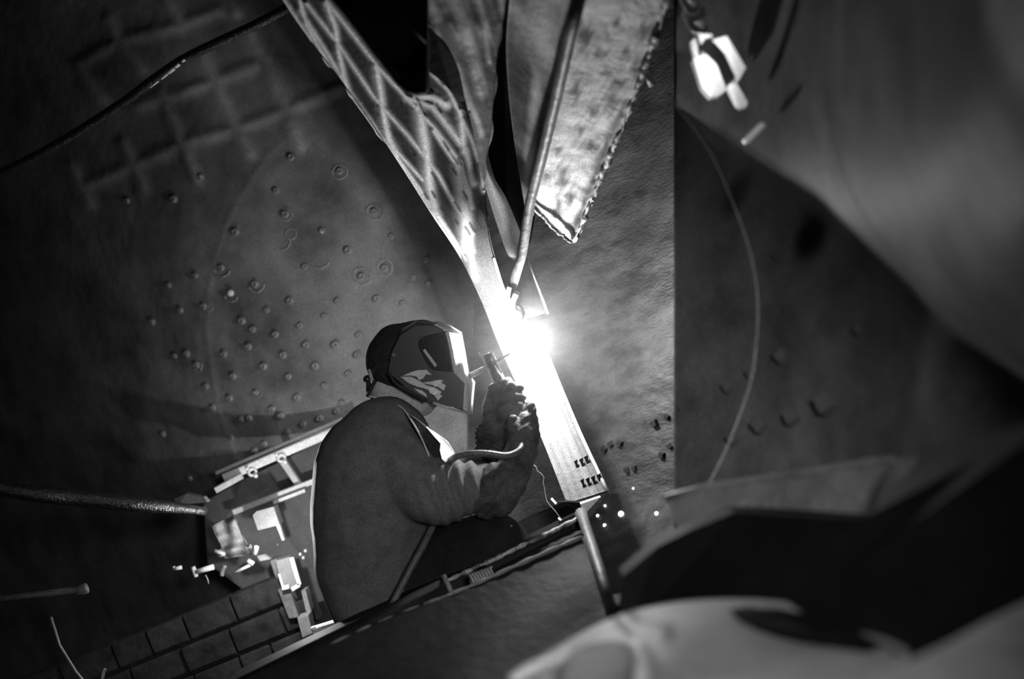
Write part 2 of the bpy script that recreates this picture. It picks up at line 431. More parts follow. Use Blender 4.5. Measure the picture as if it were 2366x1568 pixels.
ms = dome_mesh('glint_and_spark', 0.009, 0.010, 'spark', hole=False)  # glints on the wall, made as glowing domes
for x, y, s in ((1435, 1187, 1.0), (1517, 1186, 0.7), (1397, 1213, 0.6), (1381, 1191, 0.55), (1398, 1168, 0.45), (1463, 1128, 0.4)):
    place('glint_and_spark', ms, w1_at(x, y), (ARC - w1_at(x, y) + Vector((0, -1.1, 0))).normalized(), wall_mid, s)

# ------------------------------------------------------------------ near wall on the right, folding over towards the camera
FOLD = [(1380, 90), (1500, 195), (1640, 345), (1760, 425), (1880, 505), (2020, 610), (2150, 725), (2240, 800), (2420, 940), (2700, 1150)]
_fp = np.array(smooth_path(FOLD, 12)); FXS, FYS = _fp[:, 0], _fp[:, 1]
def w2_depth(px, py):
    base = 2.25 - 0.88 * (px - 1557) / 810.0 + 0.55 * np.maximum(0, (px - 2140) / 700.0) ** 1.5
    fx = np.array([p[0] for p in FOLD]); fy = np.array([p[1] for p in FOLD])
    s = (np.interp(px, FXS, FYS) - py) * 0.78             # above the fold is positive
    sp = np.maximum(s, 0)
    amp = 0.10 + 0.52 / (1 + np.exp(-(px - 1940) / 150.0))
    g = amp * (1 - np.exp(-(sp / 190.0))) * np.clip(sp / 40, 0, 1) ** 0.5
    base = base + 0.22 * np.clip((1950 - px) / 390, 0, 1) * np.clip((620 - py) / 500, 0, 1)
    hole = np.exp(-((((px - 1872) * 0.85 + (py - 550) * 0.5) / 38) ** 2 + (((py - 550) * 0.85 - (px - 1872) * 0.5) / 62) ** 2) ** 2)
    hole2 = np.exp(-((((px - 1705) * 0.85 + (py - 450) * 0.5) / 25) ** 2 + (((py - 450) * 0.85 - (px - 1705) * 0.5) / 60) ** 2) ** 2)
    return base - g + 0.03 * hole + 0.015 * hole2 + 0.006 * np.sin(px * 0.018 + py * 0.011), np.clip(1 - hole - 0.7 * hole2, 0, 1)  # holes also darkened in colour for their shade
gx = np.linspace(1557, 2760, 150); gy = np.linspace(-260, 1330, 190)
PX, PY = np.meshgrid(gx, gy); Dd, at_ = w2_depth(PX, PY)
wall_right = shell('wall_right', cam_grid(PX, PY, Dd), 'right', 0.02, attr=at_)
tag(wall_right, 'near out-of-focus boiler sheet folding overhead on the right', None, None, 'structure')
def w2_at(px, py, lift=0): return C(px, py, float(w2_depth(np.array(float(px)), np.array(float(py)))[0]) - lift)
sm2 = bpy.data.meshes.new('square_stud'); sm2.from_pydata([(x, y, z * 0.9) for x, y, z in stud_v], [], stud_f); sm2.materials.append(M['grey'])
for x, y, s in ((1688, 893, 14), (1740, 862, 12), (1812, 822, 16), (1700, 1012, 15), (1763, 980, 19), (1836, 962, 18), (1918, 930, 24), (1990, 760, 12), (1800, 590, 10)):
    place('square_stud', sm2, w2_at(x, y), Vector((-0.62, -0.7, 0.35)).normalized(), wall_right, s * 0.00072, random.uniform(0.2, 0.6))

# floor far below, hidden by the beams but carrying the place
FLZ = CAMZ - 1.02
fl = mesh('floor', [(-3, 1.2, FLZ), (2.5, 1.2, FLZ), (2.5, 5.2, FLZ), (-3, 5.2, FLZ), (-3, 1.2, FLZ - .05), (2.5, 1.2, FLZ - .05), (2.5, 5.2, FLZ - .05), (-3, 5.2, FLZ - .05)],
          [(0, 1, 2, 3), (7, 6, 5, 4), (0, 4, 5, 1), (1, 5, 6, 2), (2, 6, 7, 3), (3, 7, 4, 0)], 'floor', smooth=False)
tag(fl, 'sooty dark floor under the beams', None, None, 'structure')

# ------------------------------------------------------------------ flared ribbed plate that is being welded
def resample(pts, n):
    P = np.array(smooth_path(pts, 10)); s = np.r_[0, np.cumsum(np.linalg.norm(np.diff(P[:, :2], axis=0), axis=1))]
    t = np.linspace(0, s[-1], n)
    return np.stack([np.interp(t, s, P[:, k]) for k in range(P.shape[1])], 1)
def ruled(Lp, Rp, nr, nc):
    A = resample(Lp, nr); B = resample(Rp, nr); t = np.linspace(0, 1, nc)[None, :, None]
    return A[:, None] * (1 - t) + B[:, None] * t      # px,py,d grid

L1 = [(1310, 1162, 2.83), (1240, 985, 2.93), (1190, 880, 2.985), (1150, 790, 3.0), (1110, 690, 2.98), (1060, 590, 2.92), (1000, 500, 2.85), (930, 390, 2.75), (850, 270, 2.62), (770, 160, 2.49), (700, 70, 2.38), (640, -20, 2.28), (560, -140, 2.14)]
R1 = [(1403, 1133, 2.81), (1345, 1010, 2.89), (1300, 905, 2.955), (1262, 815, 2.985), (1215, 745, 2.975), (1170, 683, 2.95), (1148, 621, 2.91), (1130, 551, 2.86), (1122, 470, 2.79), (1122, 400, 2.72), (1118, 330, 2.66), (1096, 240, 2.57), (1066, 160, 2.48), (1030, 80, 2.38), (985, -10, 2.26), (930, -140, 2.08)]
G1 = ruled(L1, R1, 330, 90)
RIBS = [[(690, 20), (760, 130), (830, 250), (920, 370), (1000, 480), (1075, 600)], [(705, 5), (780, 100), (860, 220), (940, 310), (1010, 400), (1090, 540)],
        [(752, 0), (800, 60), (870, 150), (930, 215), (1000, 290), (1065, 375), (1090, 480)], [(640, -20), (700, 70), (770, 165), (850, 275), (930, 392), (1000, 500), (1062, 592)],
        [(690, 0), (705, 55), (750, 135), (790, 215), (815, 260)], [(750, 5), (772, 60), (780, 120), (793, 180), (810, 230), (830, 290)],
        [(866, 150), (876, 210), (884, 270), (895, 320), (915, 360)], [(965, 245), (975, 310), (985, 370), (990, 430), (1003, 495)], [(1060, 385), (1064, 440), (1072, 500), (1078, 570), (1095, 640)],
        [(940, 225), (1000, 245), (1035, 290), (1075, 345), (1092, 420)], [(800, 260), (880, 345), (960, 430), (1040, 545)], [(900, 330), (975, 415)], [(996, 165), (1035, 205), (1062, 260), (1090, 320), (1108, 380), (1118, 440)], [(1062, 255), (1066, 300), (1072, 350)], [(1000, 300), (1060, 390), (1085, 470)], [(960, 220), (1000, 222), (1030, 240)]]
G1[..., 2] += 0.165 * np.exp(-((G1[..., 1] - 790) / 330) ** 2) + 0.15 * np.clip((790 - G1[..., 1]) / 700, 0, 1)
rib = np.zeros(G1.shape[:2])
for k, r in enumerate(RIBS):
    w_ = (5.5, 5.5, 6, 7, 7, 8, 10, 13, 14, 9, 4.5, 4.5, 6, 9, 5, 12)[k]
    rib = np.maximum(rib, np.exp(-(seg_dist(G1[..., 0], G1[..., 1], r) / w_) ** 2))
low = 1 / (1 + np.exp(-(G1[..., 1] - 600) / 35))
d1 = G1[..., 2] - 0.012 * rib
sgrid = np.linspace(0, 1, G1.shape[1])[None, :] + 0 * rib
low = low * (0.20 - 0.10 * ((sgrid > 0.78) & (G1[..., 1] > 850)) + 0.03 * np.sin(sgrid * 31) * (G1[..., 1] > 900)) + 0.0  # lower part darkened to hold back arc glare, edge strip darker still
light_and_marks = np.clip(np.maximum(rib * (1 - 0.6 * (low > 0.08)), low), 0, 1)  # lit ribs painted bright, shaded cells left dark
rng = np.random.RandomState(11)
for _ in range(120):                                 # short dark gouges
    i = rng.randint(20, 320); j = rng.randint(4, 86); x, y = G1[i, j, :2]
    if 180 < y < 530:
        L = rng.uniform(8, 22); gd = np.exp(-(seg_dist(G1[..., 0], G1[..., 1], [(x, y), (x + L * 0.6, y + L)]) / 3.2) ** 2)
        light_and_marks = light_and_marks * (1 - 0.9 * gd); d1 = d1 + 0.003 * gd
plate = shell('flared_steel_plate', cam_grid(G1[..., 0], G1[..., 1], d1), 'lattice', 0.012, attr=light_and_marks)
tag(plate, 'tall bright flared steel plate with a grid of ribs being welded', 'steel plate')
def plate_depth(x, y):
    k = np.argmin((G1[..., 0] - x) ** 2 + (G1[..., 1] - y) ** 2); return float(d1.ravel()[k])
# dark slots near its foot: two rows
for row in (((1326, 1066), (1338, 1062), (1349, 1056)), ((1341, 1110), (1353, 1107), (1365, 1103), (1378, 1098))):
    for k, (x, y) in enumerate(row):
        w_ = (8, 9, 9.5, 10)[k]; dd = plate_depth(x + 7, y + 12) - 0.003
        pts = [(x, y, dd), (x + w_, y - 5, dd), (x + w_ + 0.5, y + 6, dd), (x + w_ + 9, y + 18, dd), (x + 8, y + 24, dd), (x + 6, y + 12, dd)]
        prism('slot', pts, 'slot', 0.006, plate)
# foot: small bright lug under the plate
pl_f = prism('foot_lug', [(1341, 1164, 2.775), (1388, 1148, 2.79), (1372, 1162, 2.79), (1356, 1182, 2.78), (1347, 1182, 2.775)], 'white', 0.03, plate)
prism('foot_shim', [(1283, 1161, 2.8), (1310, 1159, 2.8), (1347, 1161, 2.8), (1341, 1180, 2.8), (1325, 1174, 2.8), (1315, 1166, 2.8)], 'black', 0.03, plate)
# bright weld flange strip along its right edge
tube('edge_bead', [C(*(tuple(G1[i, -1, :2]) + (d1[i, -1],))) for i in range(0, 150, 6)], 0.005, 'pale', plate, 8)

# ------------------------------------------------------------------ streaked sheet, tongue, slab for the dark void
L2 = [(1114, 440, 2.70), (1106, 375, 2.64), (1092, 300, 2.55), (1074, 225, 2.46), (1058, 155, 2.37), (1030, 100, 2.30), (998, 66, 2.25), (986, 20, 2.2), (984, -40, 2.12), (982, -160, 1.96)]
R2 = [(1120, 440, 2.70), (1122, 375, 2.63), (1134, 300, 2.53), (1140, 225, 2.44), (1146, 155, 2.35), (1152, 100, 2.28), (1160, 60, 2.22), (1168, 10, 2.16), (1178, -40, 2.09), (1195, -160, 1.92)]
G2 = ruled(L2, R2, 150, 60)
st = np.full(G2.shape[:2], 0.22)  # diagonal bands of light painted into the sheet's tone
for poly, w_ in (([(995, 70), (1020, 110), (1050, 150), (1068, 200), (1085, 250)], 12), ([(1040, -20), (1075, 60), (1095, 140), (1110, 210)], 16), ([(1095, -30), (1120, 50), (1130, 140)], 9),
                 ([(1000, 180), (1040, 260), (1080, 330), (1112, 425)], 9), ([(1060, 190), (1095, 260), (1112, 310)], 9), ([(990, 0), (1010, 40)], 14), ([(1150, -30), (1165, 40)], 8)):
    st = np.maximum(st, np.exp(-(seg_dist(G2[..., 0], G2[..., 1], poly) / w_) ** 2))
hol = 0 * np.exp(-((G2[..., 0] - 1030) / 26) ** 2 - ((G2[..., 1] - 155) / 60) ** 2)
d2 = G2[..., 2] + 0.006 * np.sin(G2[..., 0] * 0.11 - G2[..., 1] * 0.045) - 0.006 * st
streak = shell('streaked_steel_sheet', cam_grid(G2[..., 0], G2[..., 1], d2), 'streak', 0.012, attr=np.clip(st - 0.6 * hol * (st < 0.6), 0, 1))
tag(streak, 'narrow streaked steel sheet with a pointed lower tip, beside the dark void', 'steel sheet')
L5 = [(1190, 602, 2.86), (1172, 586, 2.85), (1152, 530, 2.83), (1133, 470, 2.80), (1120, 425, 2.77), (1110, 385, 2.74)]
R5 = [(1207, 602, 2.86), (1212, 566, 2.85), (1193, 512, 2.83), (1168, 455, 2.79), (1144, 415, 2.76), (1124, 380, 2.73)]
G5 = ruled(L5, R5, 60, 16)
d5 = G5[..., 2] + 0.02 * np.cos(np.linspace(-1.4, 1.4, 16))[None, :] * -1
tongue = shell('steel_tongue', cam_grid(G5[..., 0], G5[..., 1], d5), 'pale', 0.01)
tag(tongue, 'narrow rounded grey steel strip hanging down above the arc', 'steel strip')
o = prism('shadow_panel', [(1128, 360, 2.95), (1138, 240, 2.9), (1150, 100, 2.8), (1165, -60, 2.7), (1215, -60, 2.7), (1200, 150, 2.82), (1218, 350, 2.92), (1240, 478, 2.98), (1226, 560, 3.0), (1205, 575, 3.0), (1170, 500, 2.98)], 'black', 0.01)  # black backing added for the shade in this gap
tag(o, 'added black strip for the shade between the streaked sheet and the brace rod', 'shade panel')
slab = thing('dark_void_slab', C(870, 200, 2.2), 'black slab added for the dark void past the plate, at the top edge', 'void slab')  # black sheet put where there is only a dark void
prism('panel', [(700, -80, 2.0), (990, -80, 2.0), (988, 60, 2.1), (991, 200, 2.2), (984, 214, 2.2), (965, 217, 2.2), (940, 212, 2.2), (915, 190, 2.2), (850, 105, 2.14), (790, 25, 2.06)], 'black', 0.02, slab)  # added black sheet standing in for the dark void
tube('edge_line', [C(885, -20, 2.03), C(920, 30, 2.06), C(955, 68, 2.085), C(984, 98, 2.11)], 0.0022, 'dark', slab, 6)

prism('gap_shade_patch', [(990, 40, 2.31), (1000, 66, 2.33), (1030, 96, 2.36), (1058, 150, 2.4), (1076, 225, 2.47), (1088, 262, 2.5), (1066, 250, 2.5), (1045, 215, 2.46), (1022, 188, 2.42), (992, 165, 2.4)], 'dark', 0.006, slab)  # dark patch added for the black of the gap beside the sheet
# ------------------------------------------------------------------ pitted plate with a flame-cut edge, split by a rod
torn = thing('pitted_plate', C(1325, 560, 2.82), 'pale pitted plate with ragged cut edges and a pointed lower corner', 'steel plate')
def rag(pts, amp, n, seed):
    P = resample(pts, n); r = np.random.RandomState(seed)
    k = np.convolve(r.uniform(-1, 1, n + 8), np.ones(3) / 3, 'same')[4:-4]
    P[:, 0] += k * amp; P[:, 1] += np.convolve(r.uniform(-1, 1, n + 8), np.ones(3) / 3, 'same')[4:-4] * amp * 0.6; return P
LA = [(1325, 562, 2.84), (1275, 520, 2.83), (1228, 468, 2.80), (1262, 330, 2.62), (1300, 160, 2.36), (1335, 0, 2.12), (1362, -120, 1.94)]
RA0 = [(1330, 560, 2.84), (1352, 500, 2.78), (1385, 425, 2.68), (1425, 330, 2.55), (1470, 220, 2.38), (1505, 120, 2.24), (1545, 10, 2.08), (1590, -120, 1.9)]
RA = rag(RA0, 9, 170, 5)
A_ = resample(LA, 170); t = np.linspace(0, 1, 70)[None, :, None]; RS = resample(RA0, 170)
G4 = A_[:, None] * (1 - t) + RS[:, None] * t + (RA - RS)[:, None] * t ** 10
rng = np.random.RandomState(9); d4 = G4[..., 2].copy()
for _ in range(70):
    i = rng.randint(5, 165); j = rng.randint(3, 67); x, y = G4[i, j, :2]; r_ = rng.uniform(5, 18)
    d4 += rng.choice([1, 1, -0.6]) * rng.uniform(0.002, 0.006) * np.exp(-((G4[..., 0] - x) / r_) ** 2 - ((G4[..., 1] - y) / (r_ * 1.5)) ** 2)
x4, y4 = G4[..., 0], G4[..., 1]
tr = np.exp(-(seg_dist(x4, y4, [(1446, 240), (1412, 312), (1380, 392), (1356, 455), (1328, 528)]) / (12 + 4 * np.sin(y4 * 0.09))) ** 2)
tr = np.maximum(tr, np.exp(-(seg_dist(x4, y4, [(1236, 474), (1262, 506), (1288, 530)]) / 5) ** 2))
for bx, by, bw, bh in ((1416, 232, 20, 22), (1372, 255, 12, 16), (1350, 90, 12, 26), (1402, 165, 10, 8), (1365, 335, 18, 9), (1288, 343, 8, 6), (1425, 50, 9, 9), (1470, 160, 10, 14), (1300, 410, 10, 22), (1318, 455, 8, 16), (1290, 470, 6, 16), (1340, 300, 8, 10), (1385, 120, 14, 9), (1490, 70, 9, 16), (1450, 120, 8, 12), (1330, 200, 8, 20), (1430, 190, 12, 7)):
    tr = np.maximum(tr, 0.95 * np.exp(-(((x4 - bx) / (bw * 1.3)) ** 2 + ((y4 - by) / (bh * 1.3)) ** 2) * (1 + 0.4 * np.sin(x4 * .3 + y4 * .2))))
d4 = d4 + 0.004 * tr
shell('right_panel', cam_grid(x4, y4, d4), 'torn', 0.012, torn, attr=np.clip(1 - tr, 0, 1))
# raised ragged lips along the cut edges
P = rag([(x - 4, y, d - 0.003) for x, y, d in [(1334, 552, 2.835), (1362, 478, 2.75), (1392, 410, 2.66), (1430, 322, 2.54), (1472, 216, 2.375), (1508, 116, 2.23), (1548, 0, 2.06), (1575, -80, 1.95)]], 5, 140, 6)
rr = list(np.clip(0.0055 + 0.005 * np.convolve(np.random.RandomState(2).normal(0, 1, 146), np.ones(7) / 3.5, 'same')[3:-3], 0.002, 0.013))
tube('cut_edge', [C(*p) for p in P], rr, 'torn_edge', torn, 8)
P = rag([(1236, 478, 2.795), (1265, 512, 2.81), (1295, 540, 2.825), (1322, 560, 2.835)], 5, 40, 8)
tube('cut_edge', [C(*p) for p in P], [0.003 + 0.002 * abs(math.sin(i * 1.3)) for i in range(40)], 'torn_edge', torn, 8)
L3 = [(1216, 500, 2.84), (1206, 440, 2.80), (1190, 340, 2.70), (1176, 220, 2.54), (1170, 100, 2.37), (1180, -20, 2.18), (1190, -130, 2.02)]
R3 = [(1224, 500, 2.82), (1232, 440, 2.76), (1256, 330, 2.60), (1282, 215, 2.41), (1306, 100, 2.22), (1332, -20, 2.03), (1356, -130, 1.88)]
G3 = ruled(L3, R3, 120, 40)
st3 = np.clip((G3[..., 0] - 1195) / 70 - (G3[..., 1] - 130) / 90, 0, 1) * 0.9 + 0.12  # upper right painted lighter as if lit, the rest kept dark
for poly, w_ in (([(1246, 150), (1232, 260), (1222, 380), (1214, 470)], 14), ([(1170, 330), (1190, 430)], 5), ([(1195, -20), (1215, 90), (1240, 170)], 12)):
    st3 = np.maximum(st3, 0.7 * np.exp(-(seg_dist(G3[..., 0], G3[..., 1], poly) / w_) ** 2))
d3 = G3[..., 2] + 0.01 * np.sin(G3[..., 0] * 0.06)
shell('left_panel', cam_grid(G3[..., 0], G3[..., 1], d3), 'streak', 0.012, torn, attr=np.clip(st3, 0, 1))
rod = tube('brace_rod', [C(1352, -60, 1.96), C(1318, 80, 2.16), C(1282, 240, 2.41), C(1250, 370, 2.6), C(1226, 462, 2.75), C(1205, 590, 2.84), C(1184, 660, 2.89)], 0.0125, 'grey', None, 12)
tag(rod, 'long round grey brace rod running down the pitted plate to the arc', 'rod')
# small bracket where the rod meets the plate
br = thing('weld_bracket', C(1185, 690, 2.9), 'small forked steel bracket glowing just above the arc', 'bracket')
prism('gusset', [(1211, 575, 2.88), (1232, 640, 2.9), (1262, 722, 2.93), (1225, 735, 2.93), (1190, 715, 2.92), (1196, 640, 2.9)], 'dark', 0.008, br)
tube('gusset_edge', [C(1213, 572, 2.87), C(1236, 640, 2.89), C(1266, 724, 2.92)], 0.004, 'grey', br, 6)
bar('prong', C(1178, 660, 2.88), C(1166, 715, 2.93), 0.012, 0.012, 'pale', br, up=(0, 1, 0))
bar('prong', C(1194, 676, 2.88), C(1183, 702, 2.92), 0.014, 0.012, 'pale', br, up=(0, 1, 0))
tube('ring', smooth_path([C(1196, 704, 2.9), C(1207, 716, 2.9), C(1211, 735, 2.9), C(1206, 752, 2.91)], 5), 0.005, 'pale', br, 8)

# ------------------------------------------------------------------ the arc, its smoke and bloom, spatter
def ball(name, loc, r, m, parent=None, seg=12):
    V, Fc = tube_geo([Vector(loc) + Vector((0, 0, -r * math.cos(math.pi * k / 8))) for k in range(9)], [max(r * math.sin(math.pi * k / 8), r * .02) for k in range(9)], seg)
    return mesh(name, V, Fc, m, parent)
arc_o = ball('welding_arc', C(1226, 790, 2.91), 0.0105, 'arc')
tag(arc_o, 'blinding white welding arc at the edge of the bright plate', 'welding arc')
smk = bpy.data.materials.new('welding_smoke_and_bloom'); smk.use_nodes = True; nt = smk.node_tree  # smoke haze that also stands in for the bloom around the arc
for n_ in list(nt.nodes):
    if n_.type != 'OUTPUT_MATERIAL': nt.nodes.remove(n_)
outn = [n_ for n_ in nt.nodes if n_.type == 'OUTPUT_MATERIAL'][0]
pv = nt.nodes.new('ShaderNodeVolumeScatter'); pv.inputs['Color'].default_value = (1, 1, 1, 1)
tc = nt.nodes.new('ShaderNodeTexCoord'); ln = nt.nodes.new('ShaderNodeVectorMath'); ln.operation = 'LENGTH'
nt.links.new(tc.outputs['Object'], ln.inputs[0])
mr = nt.nodes.new('ShaderNodeMapRange'); mr.inputs['From Min'].default_value = 0.0; mr.inputs['From Max'].default_value = 0.34
mr.inputs['To Min'].default_value = 0.26; mr.inputs['To Max'].default_value = 0.0
nt.links.new(ln.outputs['Value'], mr.inputs[0])
nt.links.new(mr.outputs[0], pv.inputs['Density']); nt.links.new(pv.outputs[0], outn.inputs['Volume'])
M['smoke'] = smk
V, Fc = tube_geo([ARC + Vector((0, 0, -0.36 * math.cos(math.pi * k / 16))) for k in range(17)], [max(0.36 * math.sin(math.pi * k / 16), 0.004) for k in range(17)], 24)
smo = mesh('welding_smoke_and_bloom', V, Fc, 'smoke', None, origin=ARC)
tag(smo, 'thin welding smoke around the arc, also giving its bloom', 'smoke', None, 'stuff')

def spark(a, b, r, m, label):
    o = tube('spark', [C(*a), C(*b)], r, m, None, 6); tag(o, label, 'spark', 'sparks flying from the arc'); return o
spark((1274, 1151, 2.8), (1285, 1163, 2.8), 0.0028, 'spark', 'bright short spark streak beside the foot of the plate')
spark((1290, 1196, 2.8), (1296, 1201, 2.8), 0.0022, 'spark', 'small spark streak below the foot of the plate')
spark((1250, 973, 2.9), (1253, 987, 2.9), 0.0025, 'spark', 'white spark streak on the bright plate beside the glove')
spark((1189, 831, 2.93), (1198, 826, 2.93), 0.0018, 'spark', 'tiny slanting spark streak below the arc')
spark((1228, 824, 2.93), (1227, 832, 2.93), 0.0018, 'spark', 'tiny upright spark streak right under the arc')
zz = [(1231, 1072), (1239, 1078), (1242, 1088), (1250, 1093), (1257, 1102), (1255, 1112), (1258, 1128), (1260, 1142), (1264, 1158), (1272, 1168), (1283, 1180), (1294, 1195), (1303, 1205), (1304, 1217)]
o = tube('spark_trail', [C(x, y, 2.82) for x, y in zz], 0.0008, 'spark_dim', None, 5)
tag(o, 'thin wavering spark trail falling between glove and plate foot', 'spark')

# ------------------------------------------------------------------ the welder
C_room = C
PD = 0.08                                        # the welder sits this much nearer than the sketch depths below
def C(px, py, d): return C_room(px, py, d - PD)
PR = C(905, 1470, 3.0)
person = thing('person', PR, 'person in a dark jacket, flame-painted welding mask and gauntlets, hunched over the weld', 'person')
def cp(a, b): return (C(*a[:3]), a[3], C(*b[:3]), b[3])
J = []
for dd in (2.94, 3.00, 3.06, 3.12):
    e = 0.0
    J += [cp((908, 1452, dd, .10 - e), (868, 1370, dd, .125 - e)), cp((868, 1370, dd, .125 - e), (846, 1300, dd, .132 - e)), cp((846, 1300, dd, .132 - e), (862, 1190, dd, .159 - e)), cp((862, 1190, dd, .159 - e), (876, 1090, dd, .165 - e)),
          cp((876, 1090, dd, .165 - e), (888, 1030, dd, .125 - e)), cp((888, 1030, dd, .125 - e), (898, 985, dd, .078))]
J += [cp((880, 1340, 3.03, .09), (930, 1200, 3.05, .10)), cp((930, 1200, 3.05, .10), (940, 1100, 3.05, .11))]
# near arm
J += [cp((880, 1025, 2.90, .090), (940, 1092, 2.855, .092)), cp((940, 1092, 2.855, .092), (1005, 1138, 2.82, .080)), cp((1005, 1138, 2.82, .080), (1070, 1128, 2.83, .068)), cp((1070, 1128, 2.83, .068), (1125, 1112, 2.86, .046))]
# far arm
J += [cp((900, 1040, 3.12, .085), (1010, 1120, 3.2, .075)), cp((1010, 1120, 3.2, .075), (1085, 1130, 3.20, .07)), cp((1085, 1130, 3.20, .07), (1140, 1040, 3.08, .046))]
def jacket_fn(co, nm):
    x, y, d = px_of(co); d = d + PD
    # sleeve folds around the elbow, and long soft creases on the back
    w = np.exp(-((x - 1050) / 62) ** 2 - ((y - 1120) / 80) ** 2) * np.clip((2.96 - d) / 0.06, 0, 1)
    ph = (x - 0.22 * (y - 1120) - 0.0011 * (y - 1120) ** 2) * 0.19
    f = w * 0.0095 * np.sin(ph + 0.7 * np.sin(y * 0.03))
    w2 = np.exp(-((x - 930) / 90) ** 2 - ((y - 1050) / 60) ** 2) * np.clip((2.98 - d) / 0.06, 0, 1)
    f += w2 * 0.0045 * np.sin((y - 0.5 * x) * 0.075)
    w3 = np.clip((y - 1130) / 60, 0, 1) * np.clip((x - 745) / 60, 0, 1)
    f += w3 * 0.004 * np.sin((y - 0.62 * x) * 0.035 + 0.8 * np.sin(x * 0.02)) + w3 * 0.0025 * np.sin((y + 0.9 * x) * 0.05)
    return co + nm * f[:, None]
jacket = blob('jacket', J, 'jacket', 0.0085, person, 10, jacket_fn)
# trousers: seated, shins going down behind the beam
DN = -Vector((0, 0, 1))
knee_n = C(1135, 1268, 2.90); knee_f = C(1150, 1268, 3.2)
def drop(p, z, fx=0.0): return Vector((p.x + fx, p.y, z))
T = []
for kn, hp in ((knee_n, (895, 1375, 2.99)), (knee_f, (895, 1375, 3.14))):
    an = drop(kn, FLZ + 0.09, -0.03)
    T += [(C(*hp), 0.135, kn, 0.094), (kn, 0.078, an, 0.052)]
blob('trousers', T, 'trousers', 0.010, person, 6)
for kn in (knee_n, knee_f):
    a = drop(kn, FLZ + 0.045, -0.06); b = drop(kn, FLZ + 0.04, 0.17)
    blob('boot', [(a, 0.044, b, 0.038), (a + Vector((.02, 0, .07)), .05, a, .045)], 'cap', 0.008, person, 3)
# neck and head (in the mask), cap
blob('head', [cp((905, 940, 3.03, .055), (908, 890, 3.03, .060)), cp((905, 890, 3.03, .062), (935, 838, 3.03, .088)), cp((935, 838, 3.03, .088), (985, 830, 3.03, .075)), cp((930, 905, 3.03, .060), (975, 930, 3.03, .036)),
              cp((985, 905, 3.03, .05), (1005, 900, 3.03, .04)), cp((1035, 868, 3.03, .012), (1042, 880, 3.03, .013)), cp((965, 925, 3.01, .034), (930, 960, 3.02, .045))], 'skin', 0.006, person, 5)
blob('cap', [cp((928, 832, 3.03, .094), (962, 815, 3.03, .086)), cp((888, 842, 3.03, .045), (915, 800, 3.03, .06)), cp((955, 800, 3.03, .07), (975, 790, 3.03, .06))], 'cap', 0.007, person, 5)
# headgear strap and knob at the nape
hg = tube('headgear_band', smooth_path([C(851, 905, 2.99), C(856, 870, 2.97), C(880, 835, 2.95), C(912, 822, 2.93)], 6), 0.007, 'cap', person, 8)
tube('headgear_buckle', [C(852, 853, 2.96), C(862, 884, 2.96)], 0.005, 'pale', person, 6)
ball('headgear_knob', C(849, 876, 2.97), 0.011, 'helmet', person)
tube('nape_strap', [C(868, 878, 2.955), C(848, 915, 2.96)], 0.005, 'cap', person, 6)
tube('collar_edge', smooth_path([C(849, 914, 2.965), C(868, 918, 2.945), C(893, 924, 2.93), C(905, 929, 2.925)], 6), [0.0035] * 19, 'collar', person, 6)
# welding mask: side outline lofted round to the front
near = [(897, 858), (905, 815), (925, 775), (958, 752), (1000, 752), (1030, 766), (1040, 810), (1049, 861), (1074, 886), (1072, 905), (1070, 945), (1030, 938), (990, 926), (945, 902)]
midl = [(897, 845), (908, 795), (928, 758), (962, 740), (1012, 744), (1068, 772), (1076, 815), (1084, 864), (1098, 882), (1095, 910), (1091, 958), (1040, 946), (1000, 930), (950, 900)]
nl = len(near)
def loop_at(t):                                  # t -1 near side, 0 middle, 1 far side
    a = abs(t); k = math.sqrt(max(0, 1 - a ** 2.6))
    dep = 3.03 + 0.118 * t
    pts = [(n[0] + (m_[0] - n[0]) * k, n[1] + (m_[1] - n[1]) * k) for n, m_ in zip(near, midl)]
    return pts, dep
ts = [-1.0, -0.985, -0.9, -0.75, -0.55, -0.3, 0, 0.3, 0.55, 0.75, 0.9, 1.0]
V, Fc = [], []
SUB = 3
for t in ts:
    pts, dep = loop_at(t)
    for (x, y) in pts: V.append(C(x, y, dep))
for i in range(len(ts) - 1):
    for k in range(nl):
        if k == nl - 1 or k in (13,): continue      # open at the neck
        Fc.append((i * nl + k, (i + 1) * nl + k, (i + 1) * nl + k + 1, i * nl + k + 1))
Fc.append(tuple(range(nl))); Fc.append(tuple((len(ts) - 1) * nl + k for k in range(nl - 1, -1, -1)))
helmet = mesh('welding_mask', V, Fc, 'helmet', person, smooth=False)
helmet.data.materials.append(M['helmet_face'])
for p in helmet.data.polygons:                   # front strip and chin: pale front shell
    if len(p.vertices) == 4:
        ks = {v % nl for v in p.vertices}
        if ks <= {5, 6, 7} or ks <= {7, 8, 9, 10}: p.material_index = 1
SD = 3.03 - 0.118 - 0.0012
def decal(name, pts, m, lift=0.0, th=0.0025): return prism(name, [(x, y, SD - lift) for x, y in pts], m, th, helmet)
decal('side_panel', [(966, 800), (964, 788), (970, 777), (985, 772), (1010, 767), (1027, 763), (1034, 790), (1040, 825), (1046, 860), (1012, 858), (1000, 857), (990, 845), (975, 825), (967, 810)], 'helmet_dark', 0.003, 0.004)
tube('panel_rim', smooth_path([C(x, y, SD - 0.003) for x, y in [(1028, 762), (1005, 769), (980, 775), (965, 788), (966, 805), (980, 832), (995, 853), (1012, 858), (1048, 861)]], 4), 0.0012, 'grey', helmet, 5)
decal('side_stripe', [(977, 809), (982, 806), (1010, 843), (1005, 848)], 'pale', 0.0075, 0.002)
ball('pivot_screw', C(909, 820, SD), 0.006, 'grey', helmet)
